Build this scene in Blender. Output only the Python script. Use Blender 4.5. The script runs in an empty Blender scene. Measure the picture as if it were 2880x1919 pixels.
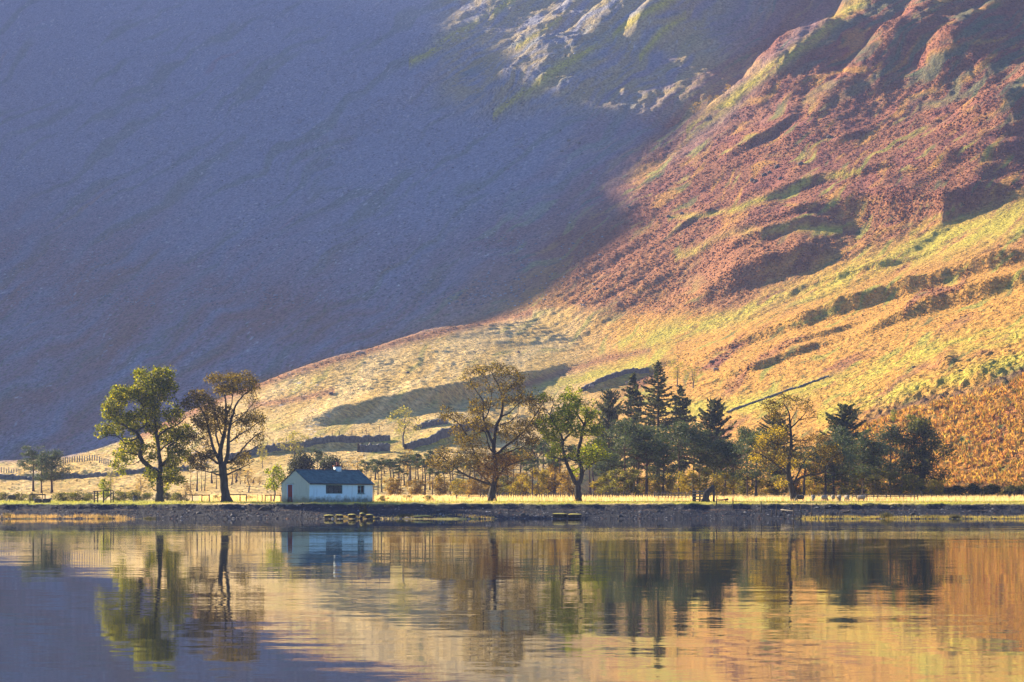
import bpy, math, random
import numpy as np
from mathutils import Vector, Matrix

SC = bpy.context.scene
COL = SC.collection
R = math.radians
random.seed(7)
RNG = np.random.default_rng(7)

# ------------------------------------------------------------------ camera
F = 7200.0            # focal length in pixels of a 2880-pixel-wide picture (90 mm lens)
HOR = 1405.0          # picture row of the horizon
CAMZ = 1.95           # eye height over the lake
cam_d = bpy.data.cameras.new("camera")
cam = bpy.data.objects.new("camera", cam_d)
COL.objects.link(cam)
cam.location = (0, 0, CAMZ)
cam.rotation_euler = (R(90), 0, 0)
cam_d.sensor_width = 36.0
cam_d.lens = 36.0 * F / 2880.0
cam_d.shift_y = (HOR - 959.5) / 2880.0
cam_d.clip_start = 0.5
cam_d.clip_end = 8000
SC.camera = cam

# ------------------------------------------------------------------ light
SUN_AZ = 52.0         # degrees to the left of the view direction
SUN_EL = 20.0
sx, sy, sz = (-math.sin(R(SUN_AZ)) * math.cos(R(SUN_EL)),
              math.cos(R(SUN_AZ)) * math.cos(R(SUN_EL)), math.sin(R(SUN_EL)))
SUN = np.array([sx, sy, sz])
world = bpy.data.worlds.new("World")
SC.world = world
world.use_nodes = True
wn = world.node_tree.nodes
wl = world.node_tree.links
wn.clear()
sky = wn.new('ShaderNodeTexSky')
sky.sky_type = 'NISHITA'
sky.sun_disc = False
sky.sun_elevation = R(SUN_EL)
sky.sun_rotation = R(-SUN_AZ)
sky.altitude = 100
sky.air_density = 1.15
sky.dust_density = 0.2
sky.ozone_density = 6.0
bgn = wn.new('ShaderNodeBackground')
bgn.inputs[1].default_value = 0.06
wo = wn.new('ShaderNodeOutputWorld')
wl.new(sky.outputs[0], bgn.inputs[0])
wl.new(bgn.outputs[0], wo.inputs[0])

sun_d = bpy.data.lights.new("sun", 'SUN')
sun_d.energy = 5.0
sun_d.angle = R(0.6)
sun_d.color = (1.0, 0.81, 0.54)
sun_o = bpy.data.objects.new("sun", sun_d)
COL.objects.link(sun_o)
sun_o.rotation_euler = Vector((sx, sy, sz)).to_track_quat('Z', 'Y').to_euler()
sun_o.location = (-60, 40, 120)

SC.view_settings.view_transform = 'Standard'
SC.view_settings.look = 'None'
SC.view_settings.exposure = 1.95
SC.view_settings.gamma = 1.0
SC.render.engine = 'CYCLES'
cy = SC.cycles
cy.use_denoising = True
cy.max_bounces = 6
cy.diffuse_bounces = 2
cy.glossy_bounces = 3
cy.transmission_bounces = 3
cy.transparent_max_bounces = 8
cy.volume_bounces = 0
cy.caustics_reflective = False
cy.caustics_refractive = False
cy.sample_clamp_indirect = 6.0

HAZE_COL = (0.39, 0.49, 1.0, 1.0)
HAZE_DENS = 1.05e-4

# ------------------------------------------------------------------ helpers
def px2u(px):
    return (px - 1440.0) / F

def at(px, py, Y):
    """world point seen at picture position (px, py) at distance Y"""
    return Vector((px2u(px) * Y, Y, CAMZ + (HOR - py) / F * Y))

def tag(o, label=None, cat=None, group=None, kind=None):
    if label: o['label'] = label
    if cat: o['category'] = cat
    if group: o['group'] = group
    if kind: o['kind'] = kind
    return o

def empty(name, loc, rz=0.0):
    o = bpy.data.objects.new(name, None)
    COL.objects.link(o)
    o.empty_display_size = 0.2
    o.location = loc
    o.rotation_euler = (0, 0, rz)
    return o

def mesh_np(name, V, Fc, mat=None, parent=None, smooth=False, col=None, uv=None):
    """V (n,3) float, Fc (m,k) int array of equal-sized faces (or list of such arrays)"""
    me = bpy.data.meshes.new(name)
    V = np.asarray(V, dtype=np.float32)
    arrs = Fc if isinstance(Fc, list) else [Fc]
    arrs = [np.asarray(a, dtype=np.int32) for a in arrs if len(a)]
    me.vertices.add(len(V))
    me.vertices.foreach_set("co", V.ravel())
    nl = sum(a.size for a in arrs)
    nf = sum(len(a) for a in arrs)
    me.loops.add(nl)
    me.polygons.add(nf)
    me.loops.foreach_set("vertex_index", np.concatenate([a.ravel() for a in arrs]))
    starts = []
    off = 0
    for a in arrs:
        starts.append(off + np.arange(len(a), dtype=np.int32) * a.shape[1])
        off += a.size
    me.polygons.foreach_set("loop_start", np.concatenate(starts))
    me.update(calc_edges=True)
    if smooth:
        me.polygons.foreach_set("use_smooth", np.ones(nf, dtype=bool))
    if col is not None:
        ca = me.color_attributes.new("Col", 'FLOAT_COLOR', 'POINT')
        c4 = np.ones((len(V), 4), dtype=np.float32)
        c4[:, :3] = col
        ca.data.foreach_set("color", c4.ravel())
    if mat is not None:
        for m in (mat if isinstance(mat, (list, tuple)) else [mat]):
            me.materials.append(m)
    o = bpy.data.objects.new(name, me)
    COL.objects.link(o)
    if parent is not None:
        o.parent = parent
    return o

class MB:
    """collects vertices and faces of one mesh"""
    def __init__(s):
        s.v = []; s.f3 = []; s.f4 = []; s.n = 0
    def add(s, V, F4=None, F3=None):
        V = np.asarray(V, dtype=float)
        if F4 is not None and len(F4): s.f4.append(np.asarray(F4) + s.n)
        if F3 is not None and len(F3): s.f3.append(np.asarray(F3) + s.n)
        s.v.append(V); s.n += len(V)
    def box(s, c, size, rot=None, jit=0.0):
        x, y, z = [d / 2.0 for d in size]
        V = np.array([(-x,-y,-z),(x,-y,-z),(x,y,-z),(-x,y,-z),(-x,-y,z),(x,-y,z),(x,y,z),(-x,y,z)], float)
        if jit: V += RNG.normal(0, jit, V.shape)
        if rot is not None: V = V @ np.array(rot.to_3x3() if hasattr(rot, 'to_3x3') else rot).T
        V = V + np.array(c)
        s.add(V, [(0,3,2,1),(4,5,6,7),(0,1,5,4),(1,2,6,5),(2,3,7,6),(3,0,4,7)])
    def bar(s, a, b, w, h=None, jit=0.0):
        """rectangular bar from a to b, width w, height h"""
        a = Vector(a); b = Vector(b); h = h or w
        d = b - a; L = d.length
        q = d.to_track_quat('X', 'Z').to_matrix()
        s.box((a + b) / 2, (L, w, h), q, jit)
    def tube(s, pts, rad, sides=6, cap=True):
        P = np.asarray(pts, float); r = np.broadcast_to(np.asarray(rad, float), (len(P),))
        n = len(P)
        T = np.gradient(P, axis=0) if n > 2 else np.repeat((P[1:] - P[:1]), n, 0)
        T /= np.linalg.norm(T, axis=1, keepdims=True) + 1e-9
        up = np.array([0.13, 0.97, 0.2]) if abs(T[0, 2]) > 0.6 else np.array([0.0, 0.0, 1.0])
        U = np.cross(T, up); U /= np.linalg.norm(U, axis=1, keepdims=True) + 1e-9
        W = np.cross(T, U)
        a = np.arange(sides) * 2 * math.pi / sides
        ring = (U[:, None, :] * np.cos(a)[None, :, None] + W[:, None, :] * np.sin(a)[None, :, None]) * r[:, None, None]
        V = (P[:, None, :] + ring).reshape(-1, 3)
        i = np.arange(n - 1)[:, None] * sides; j = np.arange(sides)[None, :]; k = (j + 1) % sides
        Fq = np.stack([i + j, i + k, i + sides + k, i + sides + j], -1).reshape(-1, 4)
        f3 = []
        if cap and sides > 2:
            f3 = [((n-1)*sides, (n-1)*sides + q, (n-1)*sides + q + 1) for q in range(1, sides - 1)]
            f3 += [(0, q + 1, q) for q in range(1, sides - 1)]
        s.add(V, Fq, f3)
    def build(s, name, mat, parent=None, smooth=False, col=None):
        V = np.concatenate(s.v)
        arrs = []
        if s.f4: arrs.append(np.concatenate(s.f4))
        if s.f3: arrs.append(np.concatenate(s.f3))
        return mesh_np(name, V, arrs, mat, parent, smooth, col)

# ---- numpy gradient noise -------------------------------------------------
_PR = np.random.default_rng(99)
_PERM = _PR.permutation(4096).astype(np.int32)
_GA = (_PR.random(4096) * 2 * math.pi)
_GC = np.cos(_GA).astype(np.float32); _GS = np.sin(_GA).astype(np.float32)

def vnoise(x, y, seed=0):
    """gradient noise, about -1..1"""
    x = np.asarray(x, dtype=np.float64) + seed * 37.719; y = np.asarray(y, dtype=np.float64) + seed * 11.137
    x, y = np.broadcast_arrays(x, y)
    xf = np.floor(x); yf_ = np.floor(y)
    ix = xf.astype(np.int32); iy = yf_.astype(np.int32)
    fx = (x - xf).astype(np.float32); fy = (y - yf_).astype(np.float32)
    u = fx * fx * fx * (fx * (fx * 6 - 15) + 10); v = fy * fy * fy * (fy * (fy * 6 - 15) + 10)
    py0 = _PERM[iy & 4095]; py1 = _PERM[(iy + 1) & 4095]
    def g(dx, p, dy):
        h = _PERM[(ix + dx + p) & 4095]
        return _GC[h] * (fx - dx) + _GS[h] * (fy - dy)
    a = g(0, py0, 0); b = g(1, py0, 0); c = g(0, py1, 1); d = g(1, py1, 1)
    return 1.5 * ((a + (b - a) * u) * (1 - v) + (c + (d - c) * u) * v)

def fbm(x, y, seed=0, oct=4, gain=0.5, lac=2.03):
    t = 0; a = 1.0; s = 0.0
    for o in range(oct):
        t = t + a * vnoise(x, y, seed + o * 17); s += a
        a *= gain; x = x * lac + 13.7; y = y * lac - 7.1
    return t / s

def sstep(a, b, x):
    t = np.clip((x - a) / (b - a), 0, 1)
    return t * t * (3 - 2 * t)

def smin(a, b, k):
    h = np.clip(0.5 + 0.5 * (b - a) / k, 0, 1)
    return b + (a - b) * h - k * h * (1 - h)

def smax(a, b, k):
    return -smin(-a, -b, k)

# ---- material helpers ------------------------------------------------------
def new_mat(name):
    m = bpy.data.materials.new(name)
    m.use_nodes = True
    nt = m.node_tree
    nt.nodes.clear()
    out = nt.nodes.new('ShaderNodeOutputMaterial')
    return m, nt, out

def N(nt, t, **kw):
    n = nt.nodes.new(t)
    for k, v in kw.items():
        if k == 'ins':
            for kk, vv in v.items(): n.inputs[kk].default_value = vv
        else: setattr(n, k, v)
    return n

def rough_mat(name, c1, c2, scale=4.0, rough=0.9, bump=0.0, bscale=20.0, detail=4.0, spec=0.2, vec=None, c3=None):
    """two- or three-colour noise-mottled rough material"""
    m, nt, out = new_mat(name)
    L = nt.links.new
    b = N(nt, 'ShaderNodeBsdfPrincipled', ins={'Roughness': rough, 'Specular IOR Level': spec})
    tc = N(nt, 'ShaderNodeTexCoord')
    src = tc.outputs['Object']
    if vec:
        mp = N(nt, 'ShaderNodeMapping'); mp.inputs['Scale'].default_value = vec
        L(src, mp.inputs[0]); src = mp.outputs[0]
    n = N(nt, 'ShaderNodeTexNoise', ins={'Scale': scale, 'Detail': detail, 'Roughness': 0.6})
    L(src, n.inputs['Vector'])
    r = N(nt, 'ShaderNodeValToRGB')
    r.color_ramp.elements[0].position = 0.34; r.color_ramp.elements[0].color = (*c1, 1)
    r.color_ramp.elements[1].position = 0.66; r.color_ramp.elements[1].color = (*c2, 1)
    if c3:
        e = r.color_ramp.elements.new(0.8); e.color = (*c3, 1)
    L(n.outputs[0], r.inputs[0]); L(r.outputs[0], b.inputs['Base Color'])
    if bump:
        n2 = N(nt, 'ShaderNodeTexNoise', ins={'Scale': bscale, 'Detail': 5.0})
        L(src, n2.inputs['Vector'])
        bm = N(nt, 'ShaderNodeBump', ins={'Strength': 1.0, 'Distance': bump})
        L(n2.outputs[0], bm.inputs['Height']); L(bm.outputs[0], b.inputs['Normal'])
    L(b.outputs[0], out.inputs[0])
    return m
# ================================================================== TERRAIN
# every height below is a function of the bearing (kept as px, the column of the 2880-wide picture) and the distance Y
def tab(px, pts):
    p = np.array(pts, float)
    # smooth (monotone-free) cubic through table points
    return np.interp(px, p[:, 0], p[:, 1])

def stab(px, pts, w=60):
    return sum(tab(px + d, pts) for d in (-w, -w * .5, 0, w * .5, w)) / 5.0

CR_PY = [(-3000, 1385), (-1200, 1372), (-600, 1345), (0, 1306), (190, 1292), (330, 1250), (520, 1165), (700, 1085), (900, 1020),
         (1150, 950), (1350, 905), (1500, 875), (1700, 925), (1900, 985), (2150, 1090), (2400, 1165), (2600, 1085),
         (2880, 985), (3400, 830), (4500, 700), (7000, 600)]
CR_Y = [(-3000, 480), (-600, 500), (0, 540), (190, 560), (330, 580), (520, 610), (700, 640), (900, 680), (1150, 740), (1350, 780),
        (1500, 800), (1700, 745), (1900, 680), (2150, 580), (2400, 500), (2600, 488), (2880, 470), (3400, 460), (7000, 450)]
CR_SL = [(-3000, -0.16), (1250, -0.16), (1500, 0.05), (1700, 0.20), (2300, 0.21), (2450, 0.23), (2600, 0.24), (2880, 0.26), (7000, 0.26)]   # slope behind the crest
FOOT_Y = [(-3000, 360), (0, 345), (1400, 372), (1900, 395), (2400, 405), (2700, 392), (2880, 385), (7000, 380)]
FOOT_Z = 2.45
GX, GY, GK = 0.30, 0.39, 256.0

def meadow_z(px, Y):
    w = 1.7 * vnoise(px / 210.0, px * 0 + 3.3, 5) + 0.8 * vnoise(px / 60.0, px * 0 + 8.3, 6)   # wander of the shoreline
    Yb = Y + w
    z = np.interp(Yb, [150, 225, 250, 257.6, 261.0, 264.4, 265.6, 267.0, 268.5, 275, 300, 330, 345, 372, 405, 460],
                  [-9, -3.0, -0.55, 0.0, 0.36, 0.80, 0.92, 1.46, 1.54, 1.60, 1.75, 2.02, 2.2, 2.5, 2.9, 3.6])
    z = z + np.exp(-((Yb - 268.5) / 3.0) ** 2) * (0.10 * vnoise(px / 46.0, px * 0 + 1.7, 7) + 0.07 * vnoise(px / 15.0, px * 0 + 4.1, 8))
    # gravel spit and mossy flat close to the water
    spit = sstep(820, 1000, px) * (1 - sstep(1330, 1480, px)) + 0.8 * (1 - sstep(150, 420, px)) + 0.8 * sstep(2200, 2330, px)
    z = z + 0.20 * spit * np.exp(-((Yb - 255.6) / 2.0) ** 2)
    return z

H_Y = [250, 385, 395, 450, 600, 650, 700, 800, 3000]
H_Z = [-72, -26, -22, -3.7, 16.5, 22.6, 29.0, 43.0, 330]

def base_z(px, Y):
    u = px2u(px); x = u * Y
    yc = stab(px, CR_Y); pc = stab(px, CR_PY, 50); yf = stab(px, FOOT_Y)
    zc = CAMZ + (HOR - pc) / F * yc + 0.8
    t = np.clip((Y - yf) / (yc - yf), 0, 4)
    A = FOOT_Z + (zc - FOOT_Z) * (0.35 * t + 0.65 * t * t) + 0.0
    B = zc + stab(px, CR_SL) * (Y - yc)
    S = smin(A, B, 3.2)
    P = 0.31 * x + sum(np.interp(Y + d, H_Y, H_Z) for d in (-14, -7, 0, 7, 14)) / 5.0      # terraced lower fell on the right
    w = sstep(1250, 2050, px)
    S = S + (P - S) * w
    M = GX * x + GY * Y - GK
    M = np.where(M < 200, 10.0 * np.log1p(np.exp(np.clip(M, -400, 200) / 10.0)), M)
    M = smin(M, 600.0 + 0 * M, 60.0)
    hill = smax(S, M, 3.0 + 7.0 * sstep(1500, 1900, px))
    near = meadow_z(px, Y)
    k = sstep(yf - 22, yf + 14, Y)
    return near * (1 - k) + np.maximum(hill, 2.0) * k

# rows for ray lookups on the bare slope
_YL = np.concatenate([np.arange(250, 700, 0.8), np.arange(700, 1400, 1.4), np.arange(1400, 2600, 4)])
def hit(px, py, first=True):
    """distance at which the slope is first seen at picture position (px, py)"""
    z = base_z(np.full(_YL.shape, float(px)), _YL)
    row = HOR - (z - CAMZ) / _YL * F
    top = np.minimum.accumulate(row)
    ok = np.nonzero((row <= py) & (_YL > 285))[0]
    return float(_YL[ok[0]]) if len(ok) else 2500.0

def gpt(px, py):
    Y = hit(px, py)
    return Vector((px2u(px) * Y, Y, float(base_z(np.array([float(px)]), np.array([Y]))[0])))

# steps in the slope: foot line in picture coordinates, rise (m), width of the step face (m), back length (m)
STEPS = [
    ([(2030, 618), (2160, 590), (2297, 548), (2420, 535), (2570, 492)], 3.3, 4.2, 26),
    ([(1890, 752), (2000, 705), (2052, 690), (2205, 665), (2330, 640), (2500, 612)], 2.5, 3.8, 18),
    ([(1960, 772), (2075, 730), (2175, 712), (2290, 680), (2400, 650)], 3.6, 4.4, 22),
    ([(1880, 902), (2052, 846), (2180, 802), (2330, 760), (2420, 725)], 6.2, 12.0, 46),
    ([(1860, 1052), (1960, 1018), (2100, 975), (2326, 905), (2600, 822), (2900, 735), (3200, 650)], 4.6, 6.5, 26),
    ([(2330, 985), (2520, 915), (2700, 862), (2900, 806), (3100, 750)], 3.8, 6.0, 22),
    ([(1990, 478), (2101, 446), (2180, 415), (2290, 355)], 3.2, 4.6, 22),
    ([(2480, 560), (2700, 500), (2960, 455)], 3.0, 9, 34),
    ([(2200, 655), (2450, 640), (2650, 640), (2760, 600), (2980, 545)], 7.5, 13, 46),
    ([(1660, 862), (1760, 815), (1830, 775)], 1.3, 3, 12),
    ([(2310, 445), (2400, 410), (2460, 385)], 1.8, 3.2, 10),
    ([(2750, 435), (2960, 385)], 2.4, 5, 20),
    ([(2050, 890), (2200, 845), (2330, 800), (2500, 752), (2700, 682)], 1.3, 3, 16),
    ([(1830, 702), (1950, 640), (2060, 600)], 1.5, 3.4, 14),
    ([(2150, 1005), (2320, 952), (2480, 900)], 1.4, 3.4, 16),
    # spur in front
    ([(700, 1248), (760, 1228), (900, 1203), (1040, 1178), (1236, 1150), (1400, 1108), (1500, 1082), (1600, 1045), (1690, 1010)], 3.6, 15, 55),
    ([(640, 1298), (760, 1280), (900, 1268), (1096, 1245)], 1.2, 4, 20),
    ([(1165, 1206), (1260, 1192)], 1.4, 4, 14),
    ([(1150, 1262), (1290, 1240), (1400, 1225)], 1.6, 5, 20),
    ([(1600, 1130), (1720, 1090), (1830, 1052), (1960, 1010)], 1.8, 6, 24),
    ([(1900, 1110), (2000, 1082), (2120, 1050), (2300, 985), (2420, 950)], 1.8, 5, 20),
    ([(2600, 1062), (2700, 1040)], 1.4, 5, 14),
    ([(2440, 1178), (2560, 1132), (2720, 1095), (2900, 1040)], 1.6, 6, 16),
    ([(-200, 1358), (0, 1352), (200, 1346), (420, 1332), (520, 1322)], 1.0, 4, 25),
]
_STEPT = []
for line, rise, wd, back in STEPS:
    p = np.array([(a, hit(a, b)) for a, b in line])
    _STEPT.append((p, rise, wd, back))

# ribs running down the fall line, gentle on the sunny left and steep on the right: crest points, height, left width, right width
RIBS = [
    ([(1090, 225), (1330, 75), (1480, -25)], 17, 18, 52),
    ([(1380, 350), (1600, 200), (1760, 105), (1960, -20)], 23, 26, 62),
    ([(1920, 405), (2080, 300), (2180, 215), (2300, 135), (2400, 55), (2520, -30)], 17, 22, 50),
    ([(1790, 395), (1950, 295), (2060, 205), (2170, 115), (2270, 40), (2330, -20)], -15, 46, 40),
    ([(2340, 350), (2480, 225), (2600, 120), (2740, 0)], 16, 18, 46),
    ([(2600, 300), (2700, 200), (2800, 100), (2900, 10)], 13, 16, 40),
    ([(2160, 490), (2300, 370), (2440, 250)], 4.5, 36, 22),
    ([(2740, 420), (2860, 310), (2980, 210)], 9.0, 20, 32),
    ([(1780, 180), (1860, 110), (1940, 50)], 10, 12, 24),
    ([(1430, 150), (1520, 95), (1600, 40)], 8, 10, 22),
    ([(860, 480), (960, 380), (1080, 300)], 7, 30, 16),
]
_D = math.hypot(GX, GY)
_RIBT = []
for line, H_, wl_, wr_ in RIBS:
    q = []
    for a, b in line:
        Y_ = hit(a, max(b, -60)); x_ = px2u(a) * Y_
        q.append(((GX * x_ + GY * Y_) / _D, (GY * x_ - GX * Y_) / _D))
    q.sort()
    _RIBT.append((np.array(q), H_, wl_, wr_))

def full_z(px, Y, detail=True):
    px = np.asarray(px, float); Y = np.asarray(Y, float)
    z = base_z(px, Y)
    u = px2u(px); x = u * Y
    yf = stab(px, FOOT_Y)
    for si, (p, rise, wd, back) in enumerate(_STEPT):
        m = (px > p[0, 0] - 5) & (px < p[-1, 0] + 5)
        if not m.any(): continue
        pm = px[m]; Ym = Y[m]; xm = x[m]
        yt = np.interp(pm, p[:, 0], p[:, 1]) + 2.0 * vnoise(pm / 150.0, pm * 0 + 0.3, 200 + si) + 0.45 * vnoise(pm / 30.0, pm * 0 + 0.7, 240 + si)
        span = p[-1, 0] - p[0, 0]
        tp = sstep(0, 0.4, (pm - p[0, 0]) / span) * sstep(0, 0.35, (p[-1, 0] - pm) / span)
        tp = tp * (1.0 + 0.18 * vnoise(pm / 80.0, pm * 0 + 0.4, 280 + si))
        d = Ym - yt
        g = np.where(d < wd, sstep(0, wd, d), np.exp(-np.clip(d - wd, 0, 1e4) / back))
        z[m] += rise * tp * g
    dn = (GX * x + GY * Y) / _D
    ac = (GY * x - GX * Y) / _D
    for q, H_, wl_, wr_ in _RIBT:
        m = (dn > q[0, 0] - 1) & (dn < q[-1, 0] + 60) & (Y > 500)
        if not m.any(): continue
        dm = dn[m]
        a0 = np.interp(dm, q[:, 0], q[:, 1]) + 6 * vnoise(dm / 40.0, dm * 0 + H_, 14) + 2.5 * vnoise(dm / 13.0, dm * 0 + H_, 15)
        d = ac[m] - a0
        g = np.where(d < 0, 1 - sstep(0, wl_, -d), 1 - sstep(0, wr_, d))
        tp = sstep(0, 0.1 if H_ > 20 else 0.3, (dm - q[0, 0]) / (q[-1, 0] - q[0, 0])) * (0.85 + 0.4 * vnoise(dm / 35.0, dm * 0 + H_, 16))
        z[m] += H_ * tp * g
    if not detail: return z
    h = sstep(yf - 10, yf + 70, Y)                       # 0 on the meadow, 1 on the hill
    # coordinates along the fall line of the mountain and across it
    M = GX * x + GY * Y - GK
    mt = sstep(10, 70, M)
    warp = 14 * fbm(x / 90.0, Y / 90.0, 41, 2)
    acw = ac + warp
    z += h * mt * (2.0 * fbm(acw / 46.0, dn / 210.0, 21, 3) + 1.5 * fbm(acw / 15.0, dn / 120.0, 23, 3))
    crag = np.maximum(0, fbm(x / 45.0, Y / 60.0, 77, 3) - 0.18)
    z += h * sstep(60, 150, M) * (1 - sstep(1500, 1950, px)) * 6.0 * crag * (0.7 + 0.6 * fbm(x / 7.0, Y / 9.0, 78, 3))
    z += h * sstep(100, 150, M) * 1.5 * fbm(x / 8.0, Y / 10.0, 79, 3)
    rough = 0.35 + 0.65 * sstep(-0.25, 0.35, fbm(x / 60.0, Y / 60.0, 25, 2))
    z += h * (0.75 * fbm(x / 34.0, Y / 40.0, 31, 3) + rough * (0.40 * fbm(x / 9.0, Y / 11.0, 33, 3) + 0.50 * fbm(x / 2.6, Y / 3.4, 35, 2)))
    return z

def ground_z(x, Y):
    px = 1440 + F * x / Y
    return float(full_z(np.array([px]), np.array([float(Y)]))[0])

# ---------------------------------------------------------------- the grid
_pxs = np.concatenate([
    -np.geomspace(60, 1700, 60)[::-1] , np.arange(-56, 2940, 4.0), 2880 + np.geomspace(62, 1700, 60)])
_ys = np.concatenate([np.arange(215, 248, 3.0), np.arange(248, 272, 0.2), np.arange(272, 345, 0.6),
                      np.arange(345, 720, 0.75), np.arange(720, 1300, 1.05), np.arange(1300, 1700, 2.2), np.arange(1700, 2560, 4.5)])
PXG, YG = np.meshgrid(_pxs, _ys)
ZG = full_z(PXG.ravel(), YG.ravel()).reshape(PXG.shape)
XG = px2u(PXG) * YG
PYG = HOR - (ZG - CAMZ) / YG * F

# ---- vegetation colours: what grows where (ground colours; the scree also holds haze, the top right some shade)
BR = np.array([0.250, 0.105, 0.056])       # dead bracken
BR2 = np.array([0.230, 0.088, 0.060])
GO = np.array([0.460, 0.240, 0.050])       # dry moor grass
PALE = np.array([0.520, 0.350, 0.135])     # bleached grass
GR = np.array([0.270, 0.260, 0.050])       # green turf
DG = np.array([0.100, 0.125, 0.040])       # rush and moss
SCR = np.array([0.220, 0.235, 0.300])      # slate scree, made paler and bluer in place of haze
ORA = np.array([0.450, 0.205, 0.045])      # orange bracken of the near bank
HEA = np.array([0.110, 0.065, 0.045])      # heather

def mixc(c, d, m):
    return c + (d - c) * np.clip(m, 0, 1)[..., None]

def veg(px, Y, z, x):
    py = HOR - (z - CAMZ) / Y * F
    s = 0.82 * px - 0.57 * py                   # bearings running up the fall line
    n = 0.57 * px + 0.82 * py
    wob = 60 * fbm(px / 260.0, py / 200.0, 91, 3)
    nn = n + wob
    c = np.zeros(px.shape + (3,)) + BR
    patch = fbm(s / 330.0, nn / 58.0, 92, 4)
    patch2 = fbm(s / 150.0, nn / 26.0, 93, 4)
    fine = fbm(x / 2.2, Y / 2.8, 94, 2)
    c = mixc(c, BR2, sstep(-0.1, 0.3, fbm(s / 90.0, nn / 40.0, 95, 3)))
    c = mixc(c, GO * 0.9, 0.75 * sstep(0.12, 0.34, fbm(s / 140.0, nn / 30.0, 107, 4)))
    # broad zones by row
    low = sstep(640, 1000, py - 0.10 * (2880 - px) + 160)      # grass takes over lower down
    spur = sstep(840, 900, py) * (1 - sstep(1500, 1800, px))
    low = np.maximum(low, spur)
    c = mixc(c, GO, low * sstep(-0.5, 0.0, patch + 0.25 * patch2 + 0.8 * spur))
    c = mixc(c, PALE, sstep(1000, 1180, py + 0.08 * (1440 - px)) * (1 - sstep(1400, 2300, px)) * (0.55 + 0.6 * patch2))
    c = mixc(c, GR, 0.9 * sstep(0.20, 0.42, patch2 + 0.35 * patch) * sstep(120, 500, py))
    c = mixc(c, DG, 0.75 * sstep(0.30, 0.46, fbm(s / 120.0, nn / 22.0, 96, 4)))
    # scree and thin turf high on the mountain to the left
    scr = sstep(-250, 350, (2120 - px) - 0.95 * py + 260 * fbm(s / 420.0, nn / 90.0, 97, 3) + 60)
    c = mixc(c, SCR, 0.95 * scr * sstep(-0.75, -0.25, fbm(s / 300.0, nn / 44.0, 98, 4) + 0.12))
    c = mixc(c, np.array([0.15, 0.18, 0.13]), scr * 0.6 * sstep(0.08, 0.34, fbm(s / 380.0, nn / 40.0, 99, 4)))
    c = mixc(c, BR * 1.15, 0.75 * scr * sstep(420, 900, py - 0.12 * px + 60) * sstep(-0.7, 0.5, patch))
    sp = np.maximum(sstep(-6, 10, py - np.interp(px, [-200, 0, 190, 330, 520, 700, 900, 1150, 1350, 1500, 1700, 2000], [1290, 1300, 1286, 1244, 1158, 1078, 1014, 945, 900, 870, 850, 860])) * (1 - sstep(1500, 1800, px)), 0) * (Y < 830)
    spc = mixc(np.zeros_like(c) + np.array([0.50, 0.335, 0.105]), np.array([0.60, 0.43, 0.18]), sstep(-0.3, 0.3, patch + 0.5 * patch2))
    spc = mixc(spc, GR, 0.6 * sstep(0.15, 0.4, patch2))
    c = mixc(c, spc, sp)
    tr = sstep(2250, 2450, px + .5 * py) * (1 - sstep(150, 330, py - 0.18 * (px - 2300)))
    c = mixc(c, np.array([0.085, 0.115, 0.06]), 0.8 * tr * sstep(-0.05, 0.25, patch2 + 0.4 * patch))  # dark green also paints the shade on the top-right ribs
    tc_ = sstep(1180, 1300, px) * (1 - sstep(1950, 2150, px)) * (1 - sstep(250, 360, py))
    c = mixc(c, np.array([0.36, 0.27, 0.10]), 0.75 * tc_ * sstep(-0.35, 0.2, fbm(s / 110.0, nn / 22.0, 108, 4)))
    # bright green strips
    for line, hw in (([(1740, 985), (2000, 900), (2300, 800), (2600, 700), (2900, 610)], 34), ([(2560, 700), (2700, 660), (2900, 600)], 46),
                     ([(1930, 378), (2060, 285), (2160, 198), (2280, 118), (2380, 38), (2450, -20)], 20), ([(1150, 180), (1330, 66), (1450, -10)], 16), ([(1800, 165), (1860, 100), (1930, 45)], 12), ([(1385, 326), (1500, 243), (1600, 173), (1760, 76), (1900, -4)], 15), ([(1450, 135), (1520, 90), (1580, 45)], 10), ([(1500, 1085), (1750, 1040), (1900, 990)], 26),
                     ([(2080, 1150), (2400, 1060), (2650, 985), (2920, 925)], 26), ([(2300, 1170), (2560, 1095), (2760, 1050), (2900, 1000)], 22),
                     ([(1850, 1150), (2050, 1140), (2200, 1130)], 20), ([(1030, 1270), (1200, 1235), (1400, 1215)], 20),
                     ([(1880, 620), (2080, 590), (2300, 500), (2420, 480)], 10), ([(1900, 730), (2060, 660), (2250, 640), (2370, 640)], 12)):
        p = np.array(line, float)
        ln = np.interp(px, p[:, 0], p[:, 1], left=-9999, right=-9999)
        m = np.exp(-((py - ln + 0.3 * wob) / hw) ** 2)
        c = mixc(c, np.array([0.40, 0.335, 0.05]), 0.95 * m * sstep(-0.5, 0.1, patch2 + 0.25 * fine))
    # red fringe where bracken meets the grass on the spur and the reddish shoulder
    p = np.array(CR_PY, float)
    ln = np.interp(px, p[:, 0], p[:, 1])
    fr = np.exp(-((py - ln - 4) / 16.0) ** 2) * (px < 1500) * (px > 380)
    c = mixc(c, BR * 1.15, 0.85 * fr)
    red = sstep(0, 1, (px - 1450) / 260.0) * (1 - sstep(0, 1, (px - 2050) / 300.0)) * sstep(560, 700, py) * (1 - sstep(850, 905, py))
    c = mixc(c, BR * 1.1, 0.8 * red * sstep(-0.4, 0.0, patch))
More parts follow.
